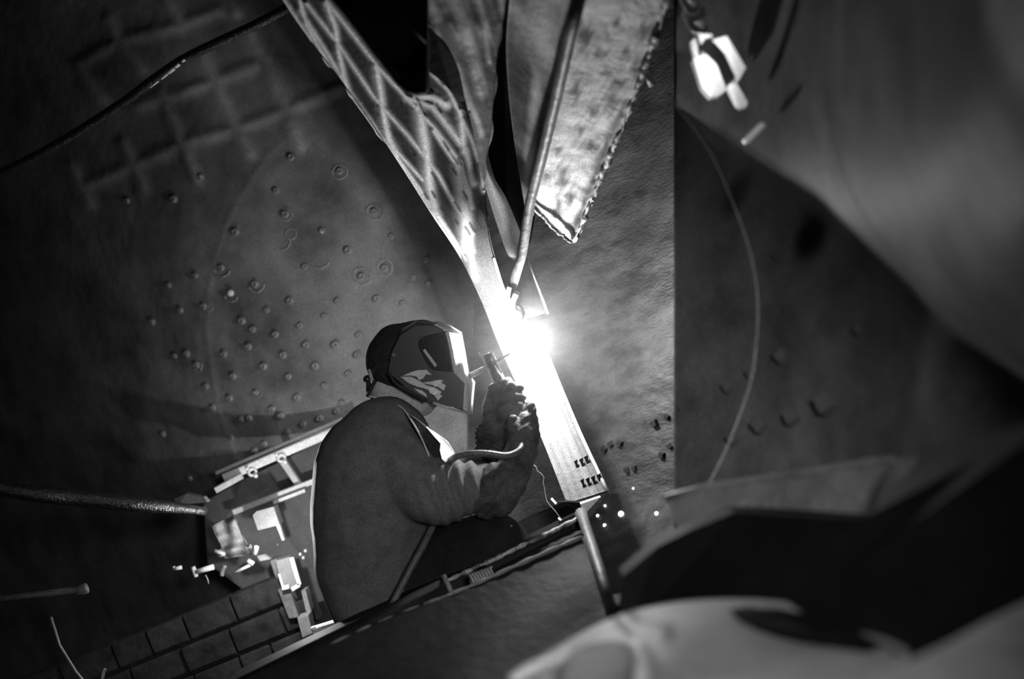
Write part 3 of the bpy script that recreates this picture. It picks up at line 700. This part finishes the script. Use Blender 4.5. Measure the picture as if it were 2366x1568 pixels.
for nm_, pts in (('flame', [(930, 868), (948, 860), (965, 855), (985, 854), (998, 866), (984, 864), (978, 874), (968, 878), (963, 870), (950, 867)]),
            ('flame', [(925, 870), (950, 870), (970, 880), (985, 890), (1005, 895), (1020, 905), (1016, 912), (1000, 908), (985, 898), (965, 893), (945, 885)]),
            ('flame', [(975, 884), (1000, 880), (1010, 878), (1024, 877), (1020, 884), (1030, 890), (1025, 902), (1012, 893), (998, 889)]),
            ('flame', [(1005, 915), (1012, 910), (1022, 914), (1012, 925)]),
            ('flame', [(955, 896), (975, 902), (985, 910), (984, 915), (970, 908)])): decal(nm_, pts, 'flame', 0.002)
for pts in ([(1000, 880), (1015, 877), (1018, 884), (1010, 892), (1003, 893)], [(991, 898), (1000, 895), (1012, 906), (1006, 914), (993, 907)], [(983, 912), (987, 915), (985, 917), (980, 913)]): decal('flame_highlight', pts, 'flame_pale', 0.004)
tube('chin_edge', smooth_path([C(1000, 930, SD), C(1030, 940, SD), C(1060, 945, SD + 0.01), C(1088, 957, SD + .05)], 4), 0.004, 'pale', helmet, 6)
tube('mask_edge', smooth_path([C(897, 858, SD), C(915, 885, SD), C(945, 904, SD), C(985, 926, SD)], 4), 0.005, 'cap', helmet, 6)
tube('brow_edge', [C(1008, 744, 3.0), C(1040, 754, 2.98), C(1066, 770, 2.99)], 0.003, 'pale', helmet, 6)
# collar and lining
def leaf(name, pts, m, th=0.004, parent=person):
    return prism(name, pts, m, th, parent, smooth=False)
leaf('collar_lining', [(945, 956, 2.83), (962, 968, 2.82), (985, 988, 2.82), (1015, 1010, 2.82), (1028, 1035, 2.82), (1024, 1058, 2.81), (1003, 1056, 2.80), (986, 1030, 2.80), (968, 1000, 2.81)], 'cap', 0.05)
leaf('collar_flap', [(985, 986, 2.80), (1012, 1004, 2.82), (1034, 1020, 2.835), (1054, 1052, 2.845), (1030, 1068, 2.79), (1021, 1060, 2.775), (1016, 1040, 2.775), (1018, 1024, 2.785), (1005, 1010, 2.79)], 'collar', 0.012)
tube('collar_edge', smooth_path([C(905, 929, 2.92), C(930, 943, 2.87), C(950, 970, 2.82), C(972, 1008, 2.80), C(992, 1054, 2.795)], 6), [0.0022] * 25, 'collar', person, 6)
# gauntlets
def glove(name, caps, voxel=0.0034, label=None):
    def fn(co, nm):
        x, y, d = px_of(co); return co + nm * (0.0016 * np.sin(x * 0.23 + y * 0.11) * np.sin(y * 0.19))[:, None]
    return blob(name, caps, 'glove', voxel, person, 2, fn)
K = 0.00113
FG = [cp((1140, 985, 3.0, .032), (1142, 945, 2.99, .033)), cp((1142, 945, 2.99, .033), (1148, 905, 2.98, .027)), cp((1162, 975, 3.0, .03), (1168, 930, 2.98, .028)), cp((1168, 930, 2.98, .028), (1165, 905, 2.98, .022)),
      cp((1132, 1012, 3.03, .032), (1140, 985, 3.0, .03)), cp((1165, 1020, 3.03, .03), (1162, 975, 3.0, .03)),
      cp((1128, 940, 2.96, .014), (1136, 900, 2.95, .013)), cp((1136, 900, 2.95, .013), (1160, 882, 2.95, .012)), cp((1160, 882, 2.95, .012), (1176, 880, 2.955, .010))]
for i, y in enumerate((893, 915, 937, 957)):
    sh = (0, 5, 9, 10)[i]
    FG += [cp((1156, y + 6, 2.955, .0105), (1184 + sh, y - 3, 2.935, .0098)), cp((1184 + sh, y - 3, 2.935, .0098), (1203 + sh, y + 2, 2.955, .0092)), cp((1203 + sh, y + 2, 2.955, .0092), (1200 + sh, y + 6, 2.98, .0088))]
gl_far = glove('glove', FG)
CUF = [cp((1128, 1002, 3.03, .034), (1136, 1035, 3.06, .04)), cp((1158, 1012, 3.03, .034), (1160, 1045, 3.06, .04))]
def cuff_fn(co, nm):
    x, y, d = px_of(co); return co + nm * (0.003 * np.sin((y - 0.45 * x) * 0.55))[:, None]
blob('knit_cuff', CUF, 'glove', 0.0045, person, 2, cuff_fn)
NG = [cp((1205, 1045, 2.88, .040), (1213, 1005, 2.88, .038)), cp((1213, 1005, 2.88, .038), (1219, 975, 2.89, .028)), cp((1200, 990, 2.89, .03), (1210, 1040, 2.88, .034)), cp((1200, 1050, 2.87, .042), (1178, 1105, 2.845, .046)),
      cp((1178, 1105, 2.845, .046), (1150, 1150, 2.835, .048)), cp((1150, 1108, 2.83, .044), (1112, 1142, 2.825, .048)), cp((1150, 1150, 2.835, .046), (1112, 1142, 2.825, .048)), cp((1158, 1160, 2.835, .032), (1124, 1168, 2.83, .034))]
for i, (bx, by, tx, ty, dd) in enumerate(((1222, 985, 1229, 938, 2.885), (1216, 980, 1222, 935, 2.905), (1212, 978, 1216, 940, 2.925), (1207, 985, 1210, 952, 2.945))):
    mx_, my_ = (bx + tx) / 2 + 4, (by + ty) / 2
    NG += [cp((bx, by, dd, .0135), (mx_, my_, dd, .0125)), cp((mx_, my_, dd, .0125), (tx, ty, dd + .012, .0105))]
NG += [cp((1195, 1020, 2.86, .016), (1184, 990, 2.86, .014)), cp((1184, 990, 2.86, .014), (1186, 968, 2.87, .012))]
glove('gauntlet', NG)

# ------------------------------------------------------------------ electrode holder, electrode and cable
eh = thing('electrode_holder', C(1150, 870, 2.95), 'electrode holder gripped in the raised glove, its edge lit by the arc', 'electrode holder')
tube('handle', [C(1172, 915, 2.965), C(1150, 872, 2.955), C(1136, 845, 2.95)], [0.016, 0.0165, 0.0155], 'rubber', eh, 14)
tube('jaw', [C(1136, 845, 2.95), C(1124, 818, 2.945)], [0.0155, 0.0135], 'grey', eh, 14)
bar('jaw_lever', C(1134, 812, 2.94), C(1158, 862, 2.948), 0.008, 0.006, 'white', eh, up=(0, 1, 0))
tube('electrode', [C(1082, 869, 2.99), C(1126, 850, 2.955)], 0.008, 'pale', eh, 8)
tube('electrode_tip', [C(1140, 838, 2.935), C(1221, 793, 2.985)], 0.0028, 'pale', eh, 6)
tube('spring_wire', smooth_path([C(1098, 832, 2.95), C(1101, 840, 2.95), C(1107, 846, 2.95), C(1114, 834, 2.95), C(1106, 814, 2.95)], 4), 0.0012, 'grey', eh, 5)
cb = tube('welding_cable', smooth_path([C(1172, 915, 2.965), C(1188, 985, 2.915), C(1206, 1030, 2.83), C(1175, 1052, 2.80), C(1120, 1047, 2.79), (C(1075, 1049, 2.79)), C(1045, 1060, 2.80), C(1025, 1085, 2.86), C(1012, 1150, 2.88), C(1003, 1205, 2.845), C(975, 1265, 2.79), C(940, 1330, 2.765), C(905, 1400, 2.745), C(890, 1450, 2.75)], 8), 0.0085, 'rubber', None, 10)
tag(cb, 'grey rubber welding cable looping over the sleeve and down past the knee', 'cable')

C = C_room
# ------------------------------------------------------------------ chain hoist, top right
ch = thing('chain_hoist', C(1660, 210, 2.07), 'bright out-of-focus chain hoist block hanging at the top', 'hoist')
def tilt_box(name, pts, m, d0, slope, th, parent):
    cx = sum(p[0] for p in pts) / len(pts); cy = sum(p[1] for p in pts) / len(pts)
    return prism(name, [(x, y, d0 + slope[0] * (x - cx) / 100 + slope[1] * (y - cy) / 100) for x, y in pts], m, th, parent)
sl = (-0.10, 0.16); HO = 0.02
tilt_box('cheek_plate', [(1602, 135), (1629, 124), (1656, 149), (1679, 207), (1664, 220), (1643, 224), (1622, 200)], 'white', 2.05 + HO, sl, 0.03, ch)
tilt_box('cheek_plate', [(1645, 92), (1679, 84), (1723, 156), (1707, 186), (1668, 175)], 'white', 1.98 + HO, sl, 0.03, ch)
tilt_box('swivel', [(1610, 76), (1645, 80), (1672, 150), (1645, 140), (1622, 110)], 'white', 2.0 + HO, sl, 0.03, ch)
tilt_box('shackle', [(1596, 96), (1608, 88), (1616, 128), (1604, 132)], 'pale', 2.02 + HO, sl, 0.02, ch)
tilt_box('pin', [(1682, 199), (1690, 191), (1702, 194), (1727, 236), (1725, 246), (1713, 249), (1704, 243)], 'white', 1.98, sl, 0.02, ch)
for x, y, a, s in ((1594, 8, 0.3, 1.0), (1604, 32, 1.6, 1.0), (1610, 58, 0.5, 1.1), (1586, -20, 1.5, 1)):
    me = torus_mesh('chain_link', 0.015 * s, 0.0065, 'white', sr=16, st=8)
    place('chain_link', me, C(x, y, 2.02), Vector((math.cos(a) * .6, -0.6, math.sin(a) * .5)).normalized(), ch, 1.0)
o = tilt_box('loose_pin', [(1718, 322), (1755, 285), (1763, 283), (1768, 291), (1732, 329), (1723, 331)], 'white', 1.93, sl, 0.015, None); tag(o, 'short pale slanting pin below the chain hoist', 'pin')
o = tube('dangling_hook', [C(1494, 168, 2.22), C(1507, 196, 2.24)], 0.007, 'pale', None, 8); tag(o, 'short pale stub sticking out of the ragged plate edge', 'bolt')

# ------------------------------------------------------------------ thin pale line in a wide bow on the right
wr = [(1500, 180), (1570, 255), (1640, 350), (1690, 460), (1730, 570), (1750, 680), (1748, 790), (1735, 880), (1705, 970), (1665, 1065), (1615, 1155), (1560, 1228), (1500, 1280), (1430, 1318)]
o = tube('bowed_line', smooth_path([C(x, y, 1.93 + 0.01 * math.sin(i)) for i, (x, y) in enumerate(wr)], 6), 0.0009, 'pale', None, 6)
tag(o, 'thin pale line bowing in a wide arc across the right wall', 'wire')

# ------------------------------------------------------------------ prop pole and beams in front
o = tube('prop_pole', [C(1343, 1186, 2.74), C(1347, 1198, 2.70), C(1380, 1300, 2.33), C(1418, 1422, 1.95)], [0.0155, 0.013, 0.0115, 0.0095], 'grey', None, 12)
tag(o, 'slim grey prop pole leaning below the foot of the bright plate', 'pole')

def hbeam(name, pts, m, label, cat, th):
    """long beam whose face is an outline seen from the camera, with real depth"""
    o = prism(name, pts, m, th); tag(o, label, cat); return o
hbeam('upper_beam', [(880, 1408, 2.66), (1110, 1305, 2.70), (1340, 1194, 2.76), (1352, 1206, 2.755), (1352, 1226, 2.73), (1120, 1338, 2.67), (890, 1445, 2.63), (600, 1580, 2.55), (520, 1580, 2.55)], 'dark', 'dark horizontal beam with chipped upper edge in front of the welder', 'beam', 0.10)
o = tube('chipped_edge', [C(x, y, d) for x, y, d in rag([(905, 1398, 2.655), (1000, 1356, 2.675), (1110, 1306, 2.695), (1230, 1249, 2.725), (1346, 1193, 2.755)], 2, 60, 4)], [0.004 + 0.003 * abs(math.sin(i * .9)) for i in range(60)], 'torn_edge', None, 6)
tag(o, 'chipped pale bead along the top edge of the dark beam', 'weld bead')
o = tube('steel_pipe', [C(380, 1688, 2.40), C(700, 1526, 2.46), C(1035, 1364, 2.54)], 0.030, 'dark', None, 18); tag(o, 'dark round pipe with an open end lying along the beam', 'pipe')
V, Fc = tube_geo([C(1033, 1363, 2.538), C(1042, 1359, 2.54)], 0.034, 18); o2 = mesh('pipe_collar', V, Fc, 'grey', o); o2['label'] = 'lighter ring at the pipe end'
# coil spring lying on the beam
sp_pts = []
a, b = C(1088, 1344, 2.55), C(1140, 1326, 2.57); ax = (b - a).normalized(); sx = ax.cross(Vector((0, 1, 0))).normalized(); sy = ax.cross(sx)
for k in range(0, 8 * 12 + 1):
    t = k / (8 * 12); an = 2 * math.pi * 8 * t; sp_pts.append(a.lerp(b, t) + (sx * math.cos(an) + sy * math.sin(an)) * 0.0165)
o = tube('coil_spring', sp_pts, 0.0024, 'pale', None, 6); tag(o, 'small steel coil spring lying on the dark beam', 'spring')
o = prism('spring_shell', [(1085, 1340, 2.60), (1100, 1318, 2.60), (1118, 1312, 2.60), (1140, 1330, 2.6), (1128, 1350, 2.6), (1098, 1352, 2.6)], 'black', 0.03)
tag(o, 'black cupped bracket behind the coil spring', 'bracket')
# lower sloping slab
Ls = [(330, 1690, 2.20), (560, 1572, 2.24), (760, 1482, 2.30), (1060, 1360, 2.40), (1300, 1252, 2.50), (1352, 1232, 2.53)]
Rs = [(330, 1980, 1.85), (560, 1880, 1.88), (760, 1780, 1.92), (1060, 1650, 2.0), (1330, 1560, 2.08), (1450, 1480, 2.12)]
Gs = ruled(Ls, Rs, 90, 50)
ds = Gs[..., 2] + 0.006 * np.sin(Gs[..., 0] * .02 + Gs[..., 1] * .03)
o = shell('sloping_slab', cam_grid(Gs[..., 0], Gs[..., 1], ds), 'dark', 0.05); tag(o, 'dark sloping steel slab in the foreground under the beam', 'slab')
o = tube('slab_edge', [C(x, y, d - .004) for x, y, d in rag([(760, 1492, 2.295), (900, 1430, 2.345), (1060, 1366, 2.395), (1230, 1290, 2.465), (1345, 1240, 2.515)], 2, 50, 14)], [0.003 + .003 * abs(math.sin(i * .7)) for i in range(50)], 'grey', None, 6)
tag(o, 'rough grey weld bead on the upper edge of the sloping slab', 'weld bead')
for x, y in ((1101, 1366), (1185, 1226), (975, 1462)):
    pass
o = tube('upright_pin', [C(1178, 1214, 2.78), C(1186, 1240, 2.78)], 0.006, 'pale', None, 8); tag(o, 'short bright pin standing behind the beam near the knee', 'pin')
o = ball('spatter_bead', C(1101, 1366, 2.5), 0.005, 'white'); tag(o, 'small bright bead of spatter under the coil spring', 'spatter')

# back rail right of the welder (between knee and column)
o = hbeam('inner_rail', [(1130, 1248, 3.22), (1240, 1195, 3.22), (1330, 1160, 3.22), (1345, 1186, 3.22), (1250, 1225, 3.22), (1140, 1275, 3.22)], 'dark', 'dark rail behind the knee running to the plate foot', 'rail', 0.08)

# ------------------------------------------------------------------ dark mass and lip, bottom right
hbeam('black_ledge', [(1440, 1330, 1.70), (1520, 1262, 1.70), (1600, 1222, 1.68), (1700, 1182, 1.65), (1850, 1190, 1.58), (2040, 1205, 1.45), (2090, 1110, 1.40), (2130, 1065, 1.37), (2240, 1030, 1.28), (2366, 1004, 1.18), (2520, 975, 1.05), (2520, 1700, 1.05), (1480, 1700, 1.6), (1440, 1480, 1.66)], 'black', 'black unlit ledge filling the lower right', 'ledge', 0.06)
Lp = [(1540, 1150, 1.86), (1640, 1122, 1.82), (1760, 1105, 1.76), (1900, 1085, 1.66), (2000, 1068, 1.6), (2062, 1062, 1.56), (2098, 1085, 1.53)]
Rp = [(1560, 1215, 1.80), (1640, 1206, 1.77), (1760, 1215, 1.71), (1900, 1215, 1.61), (2000, 1200, 1.55), (2060, 1165, 1.52), (2096, 1108, 1.51)]
Gp = ruled(Lp, Rp, 60, 20)
o = shell('lip_plate', cam_grid(Gp[..., 0], Gp[..., 1], Gp[..., 2]), 'grey', 0.02); tag(o, 'blurred grey lip plate with rounded end on the black ledge', 'steel plate')
o = tube('lip_edge', [C(x, y, d - .003) for x, y, d in Lp], 0.006, 'grey', None, 8); tag(o, 'rounded grey bead along the upper edge of the lip plate', 'weld bead')

# foreground flange, close to the camera and out of focus
Lf = [(1180, 1560, 1.34), (1260, 1510, 1.40), (1340, 1462, 1.45), (1430, 1420, 1.50), (1530, 1395, 1.50), (1640, 1384, 1.48), (1760, 1386, 1.44), (1880, 1402, 1.39), (2000, 1440, 1.32), (2100, 1500, 1.26)]
Rf = [(1180, 1640, 1.15), (1260, 1640, 1.12), (1340, 1640, 1.10), (1430, 1640, 1.08), (1530, 1640, 1.08), (1640, 1640, 1.08), (1760, 1640, 1.06), (1880, 1640, 1.05), (2000, 1640, 1.05), (2100, 1640, 1.04)]
Gf = ruled(Lf, Rf, 150, 70)
x, y = Gf[..., 0], Gf[..., 1]
df = Gf[..., 2].copy()
df += 0.05 * np.exp(-((x - 1385) / 70) ** 2 - ((y - 1525) / 36) ** 2)
df -= 0.02 * np.exp(-(seg_dist(x, y, [(1440, 1425), (1470, 1452), (1530, 1462)]) / 20) ** 2)
df -= 0.02 * np.exp(-(seg_dist(x, y, [(1470, 1500), (1490, 1530), (1500, 1580)]) / 20) ** 2)
df += 0.02 * np.sin(x * 0.012 + y * 0.02)
flr = shell('flanged_ring', cam_grid(x, y, df), 'foreground', 0.03); tag(flr, 'blurred grey flanged ring with a black oval opening at the bottom', 'flange')
def on_flange(px, py, lift=0.006):
    k = np.argmin((x - px) ** 2 + (y - py) ** 2); return (px, py, float(df.ravel()[k]) - lift)
prism('opening', [on_flange(*p) for p in ((1688, 1412), (1730, 1404), (1800, 1408), (1880, 1424), (1960, 1450), (2040, 1490), (2085, 1512), (2000, 1506), (1900, 1492), (1820, 1478), (1750, 1456), (1705, 1432))], 'black', 0.01, flr)  # black plate laid on the surface for the opening's darkness
prism('recess_shade', [on_flange(*p) for p in ((1296, 1536), (1330, 1506), (1375, 1489), (1425, 1484), (1452, 1496), (1464, 1530), (1468, 1636), (1420, 1636), (1375, 1636), (1280, 1636), (1270, 1580))], 'dark', 0.01, flr)  # dark patch laid over the dent for its shade
Lg = [(1960, 1600, .95), (2060, 1545, .98), (2180, 1490, 1.02), (2280, 1435, 1.06), (2380, 1385, 1.1), (2480, 1330, 1.14)]
Rg = [(1960, 1760, .80), (2060, 1760, .8), (2180, 1760, .8), (2280, 1760, .8), (2380, 1760, .8), (2480, 1760, .8)]
Gg = ruled(Lg, Rg, 50, 40)
o = shell('corner_flange', cam_grid(Gg[..., 0], Gg[..., 1], Gg[..., 2]), 'foreground', 0.03); tag(o, 'pale blurred sloping plate in the bottom right corner', 'steel plate')
o = tube('slag_ridge', [C(x, y, d) for x, y, d in rag([(1180, 1575, 1.32), (1230, 1545, 1.34), (1285, 1528, 1.36)], 5, 20, 3)], [0.006 + .003 * abs(math.sin(i)) for i in range(20)], 'pale', None, 8)
tag(o, 'pale ragged slag ridge at the bottom edge of the flange', 'slag')

# ------------------------------------------------------------------ left: rails, bricks, tools and clutter behind the welder
def rail(name, a, b, w, hh, m, label, cat='rail'):
    o = bar(name, C(*a), C(*b), w, hh, m, None, bevel=0.15); tag(o, label, cat); return o
rail('angle_rail', (520, 1103, 3.64), (790, 988, 3.66), 0.05, 0.028, 'white', 'bright angle rail under the staybolt wall, nearest the wall')
rail('ledge_strip', (500, 1092, 3.69), (790, 968, 3.7), 0.02, 0.012, 'pale', 'thin pale strip directly above the bright angle rail', 'strip')
o = prism('back_panel', [(470, 1160, 3.70), (560, 1110, 3.70), (760, 1010, 3.70), (770, 1380, 3.68), (640, 1420, 3.66), (480, 1300, 3.66)], 'panel', 0.02); tag(o, 'grey steel panel under the angle rail behind the welder', 'panel')
rail('middle_rail', (540, 1182, 3.62), (745, 1103, 3.64), 0.03, 0.018, 'pale', 'pale middle rail crossing the grey panel')
rail('short_rail', (632, 1160, 3.6), (705, 1132, 3.61), 0.02, 0.012, 'pale', 'short pale rail just under the middle rail')
rail('panel_post', (652, 1062, 3.66), (690, 1118, 3.66), 0.03, 0.02, 'pale', 'short post between angle rail and middle rail', 'post')
rail('wedge_block', (498, 1132, 3.58), (560, 1098, 3.6), 0.04, 0.02, 'pale', 'pale wedge at the left end of the bright rail', 'wedge')
def knot(name, x, y, d, label):
    t = thing(name, C(x, y, d), label, 'clamp')
    me = torus_mesh('clamp_ring', 0.011, 0.0048, 'white', sr=14, st=6)
    place('clamp_ring', me, C(x, y, d), Vector((0.2, -1, 0.2)).normalized(), t)
    ball('clamp_screw', C(x + 8, y + 9, d - .01), 0.007, 'white', t); ball('clamp_screw', C(x - 12, y - 8, d - .01), 0.006, 'white', t)
knot('rail_clamp', 583, 1090, 3.615, 'small bright ring clamp left of the other on the angle rail')
knot('rail_hook', 650, 1058, 3.615, 'small bright curled clamp near the middle of the angle rail')
# hose at the left, hanging in
o = tube('black_hose', smooth_path([C(-120, 1100, 2.75), C(40, 1135, 2.8), C(180, 1150, 2.9), C(320, 1165, 3.0), C(400, 1172, 3.1), C(470, 1180, 3.25)], 8), [0.013 + 0.009 * math.sin(math.pi * min(1, i / 40 * 1.1)) for i in range(41)], 'gloss_rubber', None, 14); tag(o, 'thick black hose entering from the left edge', 'hose')
o = tube('lower_hose', [C(-80, 1390, 2.8), C(100, 1372, 2.85), C(190, 1362, 2.9)], 0.009, 'rubber', None, 8); tag(o, 'thin dark hose at the lower left edge', 'hose')
V, Fc = tube_geo([C(180, 1366, 2.9), C(200, 1358, 2.9)], 0.014, 10); mesh('hose_coupling', V, Fc, 'grey', o)
o = tube('glinting_cable', smooth_path([C(680, 10, 3.1), C(590, 58, 3.12), C(510, 95, 3.15), C(420, 140, 3.2), C(340, 195, 3.25), C(280, 240, 3.3), C(120, 340, 3.4), C(-60, 430, 3.5)], 8), 0.014, 'gloss_rubber', None, 12); tag(o, 'black glossy cable with a glint running down the upper left wall', 'cable')
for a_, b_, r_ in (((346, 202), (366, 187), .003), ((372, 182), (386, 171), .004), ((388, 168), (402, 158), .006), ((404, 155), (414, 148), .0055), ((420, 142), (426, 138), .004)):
    tube('painted_glint', [C(a_[0], a_[1], 3.17), C(b_[0], b_[1], 3.165)], r_, 'white', o, 6)  # white pieces painted on as the cable's glint
# tarp over the rail end
o = prism('folded_plate', [(402, 1152, 3.2), (430, 1140, 3.2), (470, 1148, 3.2), (480, 1160, 3.2), (440, 1164, 3.18), (412, 1166, 3.18)], 'cloth', 0.03); tag(o, 'small pale folded plate where the black hose ends', 'plate')
# crumpled cloth bag
Lc = [(490, 1215, 3.5), (500, 1240, 3.48), (512, 1262, 3.5), (508, 1275, 3.47), (522, 1290, 3.5)]
Rc = [(538, 1190, 3.5), (550, 1215, 3.47), (560, 1240, 3.49), (572, 1265, 3.47), (583, 1280, 3.5)]
Gc = ruled(Lc, Rc, 40, 30)
dc = Gc[..., 2] + 0.008 * np.sin(Gc[..., 0] * 0.16 + 0.6 * np.sin(Gc[..., 1] * .11)) + 0.006 * np.sin(Gc[..., 1] * .17 + Gc[..., 0] * .05)
o = shell('crumpled_rag', cam_grid(Gc[..., 0], Gc[..., 1], dc), 'cloth', 0.02); tag(o, 'crumpled pale rag hanging left of the pale box', 'rag')
def pbox(name, pts, d, th, m, label, cat):
    o = prism(name, [(x, y, d) for x, y in pts], m, th); tag(o, label, cat); return o
pbox('pale_box', [(584, 1190), (592, 1181), (632, 1170), (646, 1212), (596, 1225)], 3.48, 0.06, 'cloth', 'pale square box between rag and welder', 'box')
pbox('thin_slat', [(637, 1212), (645, 1208), (657, 1247), (652, 1249)], 3.5, 0.02, 'pale', 'thin pale slat hanging under the pale box', 'slat')
# work lamp: housing, bright frame
wl = thing('work_lamp', C(680, 1360, 3.5), 'square work lamp with bright frame behind the welder', 'lamp')
prism('housing', [(624, 1295, 3.53), (640, 1290, 3.53), (662, 1358, 3.53), (645, 1358, 3.53)], 'grey', 0.06, wl)
prism('face', [(637, 1295, 3.5), (669, 1286, 3.5), (686, 1352, 3.5), (652, 1360, 3.5)], 'cloth', 0.05, wl)
bar('frame', C(674, 1287, 3.48), C(692, 1350, 3.48), 0.012, 0.008, 'white', wl, up=(0, 1, 0)); bar('frame', C(692, 1350, 3.48), C(674, 1361, 3.48), 0.012, 0.008, 'white', wl, up=(0, 1, 0))
bar('frame', C(652, 1358, 3.48), C(668, 1354, 3.48), 0.012, 0.008, 'white', wl, up=(0, 1, 0)); bar('frame', C(645, 1325, 3.49), C(654, 1355, 3.49), 0.006, 0.008, 'white', wl, up=(0, 1, 0))
ball('bulb', LAMP, 0.004, 'pale', wl)
# stacked blocks below the lamp
pbox('ribbed_block', [(642, 1362), (668, 1358), (690, 1425), (668, 1428)], 3.5, 0.06, 'grey', 'grey ribbed block directly under the work lamp', 'block')
pbox('narrow_block', [(696, 1365), (706, 1362), (719, 1412), (708, 1415)], 3.48, 0.05, 'cloth', 'narrow pale block right of the ribbed block', 'block')
pbox('small_tin', [(687, 1428), (712, 1421), (722, 1462), (699, 1472)], 3.42, 0.06, 'cloth', 'small pale tin below the blocks at the lower left of the welder', 'tin')
# bright stacked plates the welder sits on
for k, (a, b, hh, lb) in enumerate((((724, 1455), (792, 1434), 0.018, 'topmost bright plate of the stack under the welder'), ((735, 1469), (803, 1445), 0.007, 'middle bright plate of the stack under the welder'), ((738, 1480), (820, 1446), 0.005, 'lowest thin plate of the stack under the welder'))):
    o = bar('bright_plate', C(a[0], a[1], 3.2), C(b[0], b[1], 3.2), 0.03, hh, 'white', None, bevel=0.2); tag(o, lb, 'plate', 'bright plates under the welder')
ball('plate_knob', C(724, 1452, 3.18), 0.008, 'white', o)
# hammers and small tools on the brick ledge
def tool(name, a, b, r, hp, hq, hr, label, cat, m='white'):
    t = thing(name, C(*a), label, cat)
    tube('shaft', [C(*a), C(*b)], r, m, t, 8); tube('tool_head', [C(*hp), C(*hq)], hr, m, t, 8)
tool('hammer', (452, 1321, 3.45), (494, 1309, 3.45), 0.0085, (446, 1309, 3.45), (453, 1332, 3.45), 0.007, 'bright hammer on the brick ledge, its head to the left', 'hammer')
tool('chisel', (541, 1323, 3.45), (578, 1305, 3.45), 0.005, (572, 1294, 3.45), (586, 1303, 3.45), 0.008, 'thin pale chisel below the crumpled rag', 'chisel', 'pale')
tool('wedge_key', (402, 1314, 3.45), (420, 1310, 3.45), 0.006, (401, 1308, 3.45), (403, 1316, 3.45), 0.004, 'small bright key at the left end of the brick ledge', 'tool')
o = prism('leaf_wedge', [(594, 1284, 3.46), (610, 1281, 3.46), (625, 1291, 3.46), (600, 1296, 3.46)], 'cloth', 0.02); tag(o, 'pale leaf-shaped wedge right of the rag', 'wedge')
o = tube('upright_peg', [C(589, 1280, 3.46), C(594, 1262, 3.46)], 0.007, 'pale', None, 8); tag(o, 'short pale peg standing between rag and wedge', 'peg')
o = tube('bent_bolt', smooth_path([C(512, 1330, 3.44), C(514, 1318, 3.44), C(520, 1306, 3.44)], 4), 0.007, 'grey', None, 8); tag(o, 'grey bent bolt on the ledge between hammer and chisel', 'bolt')
o = tube('small_rod', [C(496, 1272, 3.46), C(520, 1281, 3.46)], 0.006, 'pale', None, 8); tag(o, 'short pale rod at the foot of the crumpled rag', 'rod')
o = tube('curled_wire', [C(475, 1328, 3.44), C(480, 1338, 3.44), C(482, 1348, 3.44)], 0.0018, 'pale', None, 5); tag(o, 'curl of thin wire hanging from the ledge by the hammer', 'wire')
o = tube('leaning_rod', [C(118, 1425, 2.9), C(138, 1490, 2.9), C(175, 1550, 2.9), Vector((C(175, 1550, 2.9).x + 0.2, 2.9, FLZ))], 0.003, 'pale', None, 6); tag(o, 'thin rod leaning in the dark lower left corner', 'rod')
o = tube('twisted_wire', smooth_path([C(236, 1568, 2.7), C(240, 1550, 2.7), C(243, 1545, 2.7)], 4), 0.004, 'pale', None, 6); tag(o, 'twisted pale wire at the lower left edge', 'wire')
for k, (x, y, lb) in enumerate(((706, 1272, 'small pale bead cluster nut nearest the welder'), (694, 1280, 'small pale nut left of the bead by the welder'), (701, 1288, 'lowest small pale nut beside the work lamp'))):
    o = ball('small_nut', C(x, y, 3.45), 0.0055, 'cloth'); tag(o, lb, 'nut', 'small nuts beside the work lamp')
# brick ledge, courses rising to the right in the rolled frame
led = thing('brick_ledge', C(520, 1560, 3.55), 'dark fire-brick ledge of three courses at the lower left', 'brick ledge')
XR = Vector((1, 0, 0)); ZU = Vector((0, 0, 1))
b0 = C(656, 1326, 3.54)
core = bar('ledge_core', b0 + XR * -1.05 + ZU * -0.20 + AX_F * 0.08, b0 + XR * -0.0 + ZU * -0.20 + AX_F * 0.08, 0.12, 0.36, 'mortar', led)
BL, BH = 0.125, 0.082
for row in range(4):
    x = -0.02 + (0.07 if row % 2 else 0)
    z = -0.04 - row * (BH + 0.010)
    while x > -1.0:
        L = BL * random.uniform(0.65, 1.35)
        y_ = random.uniform(-0.006, 0.006) + 0.0
        c0 = b0 + XR * (x - L) + ZU * z + AX_F * (0.02 + y_); c1 = b0 + XR * x + ZU * z + AX_F * (0.02 + y_)
        bar('brick', c0, c1, 0.08, BH * random.uniform(0.95, 1.0), 'brick', led, bevel=0.08)
        x -= L + 0.010
